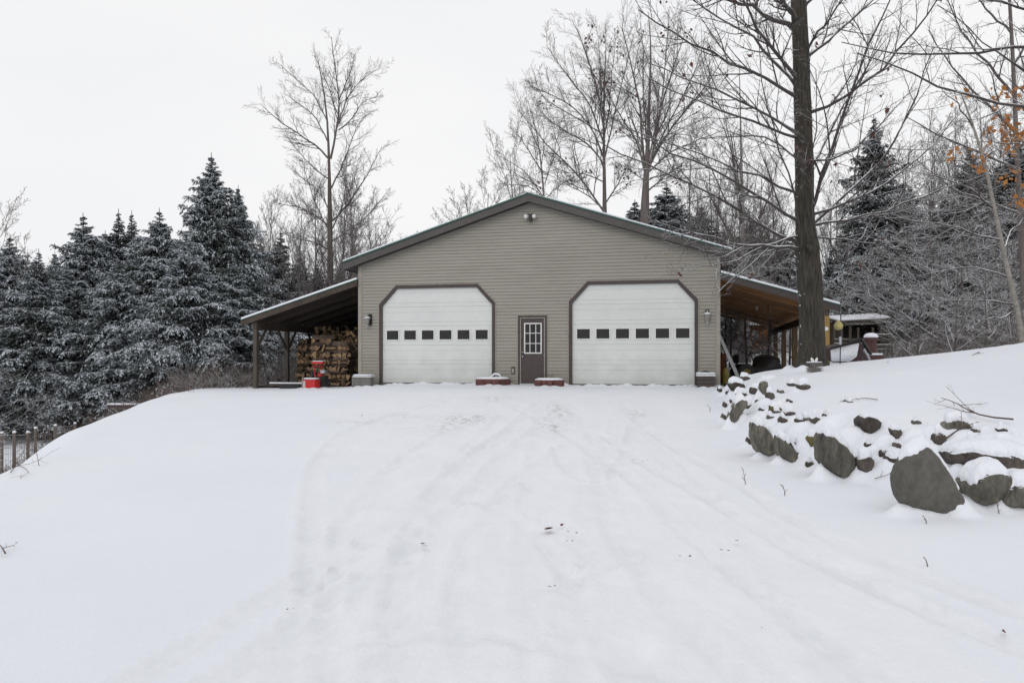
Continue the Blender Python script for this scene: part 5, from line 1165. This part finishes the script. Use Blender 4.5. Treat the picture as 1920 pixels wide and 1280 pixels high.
# ------------------------------------------------------------------ shed, cabin, yard things on the right
def world_empty(name,u,v,Y,rz_,label,cat):
    x,y,z=P(u,v,Y); return empty(name,(x,y,z),rz_,label=label,cat=cat)
Ys=32.0; sc=Ys/F
r=world_empty('wood_shed',1620,656,Ys,R(-6),'open-fronted rustic shed with snow on its flat roof and rail fence before it','shed')
w=46*sc
m=MB(); m.box(-w+0.1,w-0.1,0.05,1.6,-0.4,0.02); m.box(-w+0.1,w-0.1,1.5,1.58,0.02,1.2); m.box(-w+0.1,-w+0.16,0.1,1.5,0.02,1.2); m.box(w-0.16,w-0.1,0.1,1.5,0.02,1.2); m.build('wall',M['oldwood'],r)
hexa=lambda x0,x1,y0,y1,zl,dz,tilt,th_: MB().add([(x0,y0,zl),(x1,y0,zl+dz),(x1,y1,zl+dz+tilt),(x0,y1,zl+tilt),(x0,y0,zl+th_),(x1,y0,zl+dz+th_),(x1,y1,zl+dz+tilt+th_),(x0,y1,zl+tilt+th_)],[(3,2,1,0),(4,5,6,7),(0,1,5,4),(1,2,6,5),(2,3,7,6),(3,0,4,7)])
rf=hexa(-w-0.08,w+0.02,-0.15,1.8,1.10,0.10,0.24,0.06).build('roof',M['oldwood'],r)
hexa(-w-0.07,w+0.01,-0.14,1.78,1.163,0.10,0.24,0.07).build('snow',M['snowcap'],rf,bevel=0.02)
m=MB(); m.prism([(-w-0.06,0.96),(w,1.06),(w,1.18),(-w-0.06,1.08)],-0.10,-0.04); m.build('header_beam',M['greypost'],r)
for px in (-w+0.12,-w+0.45,w-0.32,w-0.04): 
    m=MB(); m.tube([(px,0,-0.3),(px,0,1.08)],0.055,8); m.build('post',M['greypost'],r)
m=MB(); m.box(-0.5,0.55,1.3,1.4,0.1,1.0); m.build('black_panel',M['black'],r)  # solid black panel standing just before the back wall
r=world_empty('rail_fence',1610,662,31.0,R(-6),'low split-rail fence with snow-topped rails in front of the shed','fence')
for (xa,xb,zs) in ((-0.9,0.35,(0.15,0.35,0.52)),(0.55,1.25,(0.12,0.3,0.5,0.7))):
    for zz in zs:
        m=MB(); m.beam((xa,0,zz),(xb,random.uniform(-.1,.1),zz+random.uniform(-.06,.06)),0.06,0.08); rl=m.build('rail',M['greypost'],r); m=MB(); m.beam((xa,0,zz+0.045),(xb,0,zz+0.045),0.05,0.018); m.build('snow',M['snowcap'],rl)
for px in (-0.9,0.0,0.55,0.95,1.25):
    m=MB(); m.tube([(px,0.06,-0.3),(px,0.06,1.0)],0.045,7); m.build('post',M['greypost'],r)
# cabin behind the lean-to
Yc=46.0; r=world_empty('log_cabin',1424,655,Yc,R(-10),'orange log playhouse on stilts seen under the right lean-to','cabin')
k=Yc/F
m=MB(); 
for i in range(8): m.tube([(-20*k,0,i*0.17+0.08),(22*k,0,i*0.17+0.08)],0.09,8)
for i in range(8): m.tube([(-20*k,0,i*0.17+0.08),(-20*k,1.6,i*0.17+0.08)],0.09,8)
m.box(-19*k,21*k,0.02,1.6,0.0,1.4); m.build('wall',M['cabin'],r)
m=MB(); m.prism([(-24*k,1.4),(26*k,1.4),(1*k,2.1)],-0.3,1.9); m.build('roof',M['snowcap'],r)
m=MB(); m.box(-13*k,-3*k,-0.13,-0.09,0.55,1.1); wn=m.build('window',M['whiteframe'],r); m=MB(); m.box(-12*k,-8.5*k,-0.14,-0.131,0.6,1.04); m.box(-7.5*k,-4*k,-0.14,-0.131,0.6,1.04); m.build('pane',mat('pale_pane',(0.25,0.28,0.30),None,3,0.2),wn)
m=MB(); m.box(-22*k,24*k,-0.5,1.7,-0.14,-0.01); m.build('deck',M['darkred'],r)
for px in (-18,-11,-4,8,18):
    m=MB(); m.box(px*k-0.09,px*k+0.09,-0.4,-0.2,-1.2,-0.15); m.build('stilt',M['darkred'],r)
# thick grey trunk behind the lean-to
bt=custom_tree('grey_tree','thick smooth grey trunk seen under the right lean-to beside the cabin',42.0,[(1397,700,12),(1396,650,11),(1395,600,8),(1394,520,4),(1392,420,3),(1390,300,2),(1388,200,1.2),(1386,120,0.6)],[([(1394,520),(1370,450),(1340,380)],4,1),([(1393,480),(1420,420),(1450,350)],4,-1),([(1392,420),(1380,340),(1370,250)],4,0)],41,'barkfar','barksnow',kk=(9,6,4),up=0.06)
# dark overturned trailer / cover
Yt=19.0; hx=P(1588,680,Yt); k=Yt/F
r=empty('dump_cart',hx,R(0),label='dark tipped cart body filled with snow on its left side, beside the big trunk',cat='cart')
m=MB()
pl=[(-35,0),(-16,22),(8,40),(36,20),(36,0)]
m.add([(-34*k,-0.1,2*k),(10*k,-0.55,-4*k),(38*k,-0.2,8*k),(34*k,0.7,8*k),(-30*k,0.8,12*k),   (-34*k,-0.05,26*k),(6*k,-0.5,43*k),(36*k,-0.15,16*k),(30*k,0.7,20*k),(-28*k,0.8,32*k)],
      [(0,1,2,3,4),(5,9,8,7,6),(0,5,6,1),(1,6,7,2),(2,7,8,3),(3,8,9,4),(4,9,5,0)])
m.build('cart_body',M['darkred'],r,bevel=0.015)
m=MB(); m.add([(-33*k,-0.18,3*k),(-8*k,-0.42,2*k),(2*k,-0.5,12*k),(4*k,-0.57,36*k),(-10*k,-0.42,32*k),(-33*k,-0.13,24*k), (-33*k,-0.08,3*k),(-8*k,-0.30,2*k),(2*k,-0.40,12*k),(4*k,-0.47,36*k),(-10*k,-0.32,32*k),(-33*k,-0.05,24*k)],
    [(0,1,2,3,4,5),(11,10,9,8,7,6)]+[(i,i+6,(i+1)%6+6,(i+1)%6) for i in range(6)]); m.build('snow',M['snowcap'],r,bevel=0.01,smooth=True)
m=MB(); m.beam((-36*k,-0.16,27*k),(6*k,-0.6,44*k),0.05,0.04); m.beam((6*k,-0.6,44*k),(38*k,-0.2,16*k),0.05,0.04); m.build('rim_rail',M['black'],r)
m=MB(); m.beam((13*k,-0.55,24*k),(31*k,-0.33,6*k),0.03,0.06); m.build('metal_strip',M['metal'],r)
# chimney-like fire pot
Yp=20.0; k=Yp/F; r=empty('chiminea',P(1633,680,Yp),0,label='brick-red garden fire pot with a thick snow cap on a square base',cat='fire pot')
m=MB(); m.box(-15*k,15*k,-0.2,0.2,-2*k,14*k); bs=m.build('base',M['darkbrick'],r,bevel=0.015); m=MB(); m.box(-16*k,16*k,-0.21,0.21,14.2*k,18*k); m.build('snow',M['snowcap'],bs,bevel=0.015,smooth=True)
m=MB(); m.lathe([(11*k,18.1*k),(10.5*k,22*k),(10*k,40*k),(11.5*k,41*k),(12*k,47*k)],0,0,20); m.build('flue',M['darkbrick'],r,smooth=False)
m=MB(); m.lathe([(12.5*k,47.2*k),(12.8*k,50*k),(10*k,54*k),(4*k,56*k)],0,0,18); m.build('snow_cap',M['snowcap'],r,smooth=True)
# bird feeder on pole
Yb=18.0; k=Yb/F; r=empty('bird_feeder',P(1575,676,Yb),0,label='yellow bird feeder on a thin dark pole in front of the tipped cart',cat='bird feeder')
m=MB(); m.tube([(0,0,-0.2),(0.01,0,40*k),(0.02,0,88*k)],0.012,6); m.build('pole',M['darkmetal'],r)
m=MB(); m.lathe([(1*k,76*k),(6*k,71*k),(8.5*k,66*k),(7*k,60*k),(2*k,57*k)],-3*k,0,12); m.build('feeder_body',mat('feeder_yellow',(0.42,0.36,0.14),None,6,0.6),r,smooth=True)
m=MB(); m.lathe([(2.5*k,45*k),(2.5*k,30*k)],0.5*k,0,8); m.build('chime_tube',M['metal'],r)
# small wire crate and butterfly ornament at the trunk foot
k=OY/F; x,y,z=hit(1523,697); r=empty('wire_crate',(x,y-0.1,z),R(8),label='small snow-dusted wire crate at the foot of the big tree',cat='crate')
m=MB(); a=11.5*k; hh=15*k
for i in range(6): 
    zz=0.01+hh*i/5; m.box(-a,a,-0.1,-0.09,zz,zz+0.012); m.box(-a,a,0.09,0.1,zz,zz+0.012)
for i in range(8):
    xx=-a+2*a*i/7; m.box(xx,xx+0.006,-0.104,-0.101,0,hh+0.012)
m.box(-a+.02,a-.02,-0.06,0.07,0.0,hh*0.5); m.build('crate_body',M['trap'],r)
m=MB(); m.box(-a,a,-0.1,0.1,hh+0.014,hh+0.04); m.build('snow',M['snowcap'],r,bevel=0.012,smooth=True)
r=empty('butterfly_ornament',(x+3*k,y-0.02,z+hh),R(-10),label='white butterfly garden ornament above the small wire crate',cat='ornament')
for s in (-1,1):
    m=MB(); pl=[(0,0.02),(0.045*s,0.0),(0.06*s,0.035),(0.075*s,0.11),(0.05*s,0.125),(0.015*s,0.085)]; m.prism(pl if s>0 else pl[::-1],-0.006,0.006); m.build('wing',M['whiteframe'],r)
m=MB(); m.tube([(0,0,-0.08),(0,0,0.06)],0.006,6); m.build('stake',M['metal'],r)

# ------------------------------------------------------------------ left fence, brush, stems
def fence_left():
    r=empty('wire_fence',(0,0,0),label='weathered wire fence with snow-capped wooden posts below the left bank',cat='fence')
    pts=[(-25,21.0),(3,20.2),(26,19.6),(52,20.6),(66,21.4),(103,22.5),(140,24)]
    tops=[812,812,811,811,803,798,794]; W=[]
    for (u,Y),vt in zip(pts,tops):
        x,y,zt=P(u,vt,Y); zb=hz(x,y)-0.2; W.append((x,y,zb,zt))
        m=MB(); m.tube([(x,y,zb),(x+0.01,y,zt)],[0.040,0.036],8); p=m.build('post',M['fencepost'],r); m=MB(); m.lathe([(0.042,zt),(0.044,zt+0.03),(0.025,zt+0.05)],x+0.01,y,8); m.build('snow_cap',M['snowcap'],p)
    m=MB()
    for a,b_ in zip(W[:-1],W[1:]):
        for i in range(8):
            f=i/7; m.tube([(a[0],a[1]-0.06,a[3]-0.05-f*1.1),(b_[0],b_[1]-0.06,b_[3]-0.05-f*1.1)],0.005,4)
        n=int(math.hypot(b_[0]-a[0],b_[1]-a[1])/0.12)
        for j in range(n):
            f=j/n; x=a[0]+(b_[0]-a[0])*f; y=a[1]+(b_[1]-a[1])*f-0.06; z=a[3]+(b_[3]-a[3])*f-0.05; m.tube([(x,y,z),(x,y,z-1.1)],0.004,4)
    m.build('wire_mesh',M['trap'],r)
fence_left()
def brush(name,label,spots,mt,kind='stuff'):
    rg=np.random.default_rng(len(spots)*7+3); Ps=[];Rs=[]
    for (x,y,n,hh,spr) in spots:
        bx=x+rg.normal(size=n)*spr; by=y+rg.normal(size=n)*spr*0.7; bz=H(bx,by)-0.05
        d=norm(rg.normal(size=(n,3))*np.array([0.55,0.55,0.1])+np.array([0,0,1.0])); L=hh*rg.uniform(0.4,1.2,n)
        p=[np.stack([bx,by,bz],1)]
        for i in range(3): p.append(p[-1]+d*(L/3)[:,None]); d=norm(d+rg.normal(size=(n,3))*0.22+np.array([0,0,-0.12]))
        Ps.append(np.stack(p,1)); Rs.append(np.tile(np.linspace(0.007,0.003,4),(n,1)))
    P1=np.concatenate(Ps);R1=np.concatenate(Rs); L1=np.linalg.norm(P1[:,-1]-P1[:,0],axis=1)
    P2,L2,R2=spawn(P1,L1,R1,4,0.5,(25,60),0.02,3,0.2,rg,umin=0.3,rmin=0.003)
    V,Fq=tubes([(P1,R1,3),(P2,R2,3)]); o=link(name,np_mesh(name,V,Fq,[M[mt]])); tag(o,label,'brush',kind=kind)
sp=[]
for u,Y,n,hh in [(40,18,70,.6),(65,18.5,80,.6),(90,19,90,.6),(15,17.5,60,.6),(130,20,80,.6),(160,20,90,.7),(190,21,110,.7),(215,22,90,.6),(240,22.5,80,.5),(265,23,70,.5),(290,24,60,.5),(110,24,60,.7),(150,24,110,.9),(200,25,110,.9)]:
    sp.append(((u-960)/F*Y,Y,n,hh,0.55))
brush('brown_brambles','tangle of reddish brown brambles along the top of the left bank',sp,'brush')
sp=[]
for u,Y,n,hh in [(1690,30,260,.9),(1740,31,300,1.0),(1790,29,300,1.0),(1840,28,300,1.0),(1890,27,280,1.0),(1930,26,200,1.0),(1710,27,160,.6),(1770,25,160,.5),(1830,24,120,.5),(1890,22,120,.5),(1660,33,200,1.2),(1760,36,260,1.5),(1850,34,260,1.5),(1980,27,200,1),(1540,44,200,1.5),(1470,46,240,1.5),(1380,44,240,1.5)]:
    sp.append(((u-960)/F*Y,Y,n,hh,0.9))
brush('snowy_brush','snow-dusted brush and weeds along the edge of the right woods',sp,'brushsnow')
sp=[]
for u,Y,n,hh in [(500,31,260,1.2),(540,31,260,1.2),(470,30,200,1.0),(420,28,200,1.0),(370,28,200,1.0),(330,27,200,.9),(580,33,200,1.2),(300,28,200,1.2),(230,29,200,1.3),(100,31,120,1.2),(30,31,120,1.2)]:
    sp.append(((u-960)/F*Y,Y,n,hh,0.9))
brush('undergrowth','snow-dusted undergrowth beneath the left hemlocks',sp,'brushsnow')
# twigs and stems on the snow
def twig(u,v,segs,label,rad=0.006,lift=0.01,upright=False,kk=3,group=None,ratio=.45):
    x,y,z=hit(u,v); rg=np.random.default_rng(int(u*7+v)); k=y/F
    p3=[]
    for (du,dv) in segs:
        if upright: p3.append((x+du*k,y+rg.uniform(-.02,.02),z-dv*k))
        else:
            X_,Y_,Z_=hit(u+du,v+dv); p3.append((X_,Y_,Z_+lift))
    a,L=polyl(p3,8); a-=np.array([x,y,z]); P1=a[None]; R1=(rad*np.linspace(1,0.4,8))[None]
    P2,L2,R2=spawn(P1,np.array([L]),R1,kk,ratio,(30,55),0.02,5,0.1,rg,umin=0.2,rmin=0.0025,flat=0.0)
    if not upright: P2[...,2]=np.maximum(P2[...,2],a[:,2].min()+0.01)
    P3,L3,R3=spawn(P2,L2,R2,3,0.4,(30,55),0.02,3,0.1,rg,umin=0.2,rmin=0.002)
    V,Fq=tubes([(P1,R1,5),(P2,R2,4),(P3,R3,3)]); o=link('fallen_twig' if not upright else 'dry_stem',np_mesh('twig',V,Fq,[M['brush']])); o.location=(x,y,z); tag(o,label,'twig' if not upright else 'stem',group)
twig(1900,797,[(0,0),(-40,1),(-58,-4),(-90,-20),(-115,-38),(-135,-42)],'long branching fallen branch lying on the snow above the long low stone',0.010,0.06,kk=6)
twig(1775,830,[(0,0),(20,-14),(38,-24),(60,-30)],'dark fallen branch crossing the top of the bank above the upright slab',0.009,0.05,kk=4)
twig(1645,752,[(0,0),(-25,-4),(-60,3)],'thin fallen twig high on the smooth snow of the right slope',0.006,0.02)
twig(1625,672,[(0,0),(20,3),(42,10)],'bent twig lying on the snow by the fire pot',0.008,0.03)
twig(1836,662,[(0,0),(-14,6)],'short dark stick on the snowy crest at right',0.009,0.02,kk=1)
twig(1640,905,[(0,0),(22,-9),(42,-14)],'thin stem on the snow left of the upright slab',0.004,0.03,kk=2)
for (u,v,h,lab) in [(1398,905,26,'two-pronged dry stem poking from the snow below the slanting stone'),(1472,928,20,'curled dry stem in the smooth snow right of the drive'),(1738,982,14,'short leaning stem in front of the upright slab'),(1875,965,20,'forked thin stem near the right edge of the bank'),(74,873,28,'crossed dry stems on the edge of the left bank'),(1738,1058,14,'tiny stem low in the snow at the right foreground'),(1332,772,14,'short stem just left of the first stones by the garage')]:
    twig(u,v,[(0,3),(-2,-h*0.5),(-5,-h)],lab,0.0045,0,True,kk=3)
twig(20,890,[(0,0),(10,-14),(25,-12),(35,2)],'bent dry stalk lying on the left bank edge',0.006,0.03)
twig(10,1045,[(0,0),(-8,-14),(-14,-20)],'dark twig at the left edge of the foreground snow',0.006,0.03,kk=1)
LG='dead leaves scattered on the drive'
for i,(u,v,s_) in enumerate([(1036,993,.085),(923,823,.06),(1082,1003,.04),(792,1023,.05),(1068,1018,.035),(1210,866,.05),(1886,1203,.06),(1040,1105,.03),(1362,1035,.03),(870,788,.05),(680,780,.05),(1190,865,.04),(540,1150,.03),(1380,1020,.04),(1290,1048,.03)]):
    x,y,z=hit(u,v); rg=np.random.default_rng(i)
    me=leaves_mesh('dead_leaf',np.zeros((4 if s_>.06 else 2,3))+rg.normal(size=(4 if s_>.06 else 2,3))*np.array([s_*.6,s_*.6,0.004]),s_,M['leafb'],rg,False)
    vv=np.empty(len(me.vertices)*3); me.vertices.foreach_get('co',vv); vv=vv.reshape(-1,3); vv[:,2]*=0.25; me.vertices.foreach_set('co',vv.ravel())
    o=link('dead_leaf',me); o.location=(x,y,z+0.02); tag(o,'curled brown dead leaf lying on the snowy drive' if i else 'largest clump of dead leaves, in the middle of the snowy drive','leaf',LG if i else None)
# snow-topped board below the left bank
x,y,z=P(236,757,24); m=MB(); m.box(-0.5,0.5,-0.12,0.12,-0.12,-0.02,0); m.box(-0.5,0.5,-0.12,0.12,-0.018,0.02,1); o=m.build('raised_board',[M['darkred'],M['snowcap']]); o.location=(x,y,z); tag(o,'snow-topped reddish board just behind the crest of the left bank','board')

# ------------------------------------------------------------------ camera, sky, light
cam=bpy.data.cameras.new('camera'); co=bpy.data.objects.new('camera',cam); COL.objects.link(co); S.camera=co
co.location=(0,0,EYE); co.rotation_euler=(R(90),0,0); cam.sensor_fit='HORIZONTAL'; cam.sensor_width=36; cam.lens=36*F/1920
cam.shift_y=(VH-640)/1920; cam.clip_start=0.05; cam.clip_end=2000
w=bpy.data.worlds.new('World'); S.world=w; w.use_nodes=True; nt=w.node_tree; N=nt.nodes; L=nt.links
bg=N['Background']; sky=N.new('ShaderNodeTexSky'); sky.sky_type='NISHITA'; sky.sun_disc=False; sky.sun_elevation=R(28); sky.sun_rotation=R(200); sky.dust_density=4; sky.air_density=1.0
hs=N.new('ShaderNodeHueSaturation'); hs.inputs['Saturation'].default_value=0.12; L.new(sky.outputs['Color'],hs.inputs['Color'])
tc=N.new('ShaderNodeTexCoord'); nzn=N.new('ShaderNodeTexNoise'); nzn.inputs['Scale'].default_value=1.6; nzn.inputs['Detail'].default_value=4; mp=N.new('ShaderNodeMapping'); mp.inputs['Scale'].default_value=(1,1,3); L.new(tc.outputs['Generated'],mp.inputs['Vector']); L.new(mp.outputs['Vector'],nzn.inputs['Vector'])
rp=N.new('ShaderNodeValToRGB'); rp.color_ramp.elements[0].position=0.3; rp.color_ramp.elements[1].position=0.7; rp.color_ramp.elements[0].color=(9.0,9.1,9.4,1); rp.color_ramp.elements[1].color=(9.75,9.75,9.78,1); L.new(nzn.outputs['Fac'],rp.inputs['Fac'])
mx=N.new('ShaderNodeMix'); mx.data_type='RGBA'; mx.inputs['Factor'].default_value=0.93; L.new(hs.outputs['Color'],mx.inputs['A']); L.new(rp.outputs['Color'],mx.inputs['B'])
L.new(mx.outputs['Result'],bg.inputs['Color']); bg.inputs['Strength'].default_value=0.1
sun=bpy.data.lights.new('sun','SUN'); sun.energy=0.5; sun.angle=R(30); sun.color=(1,0.97,0.93); so=bpy.data.objects.new('sun',sun); COL.objects.link(so); so.rotation_euler=(R(62),0,R(-20))
S.view_settings.view_transform='Standard'; S.view_settings.look='None'; S.view_settings.exposure=0
S.cycles.use_denoising=True if hasattr(S,'cycles') else None
print('logs',nlog,'rocks',nrock,'objects',len(bpy.data.objects),'oakY',OY)
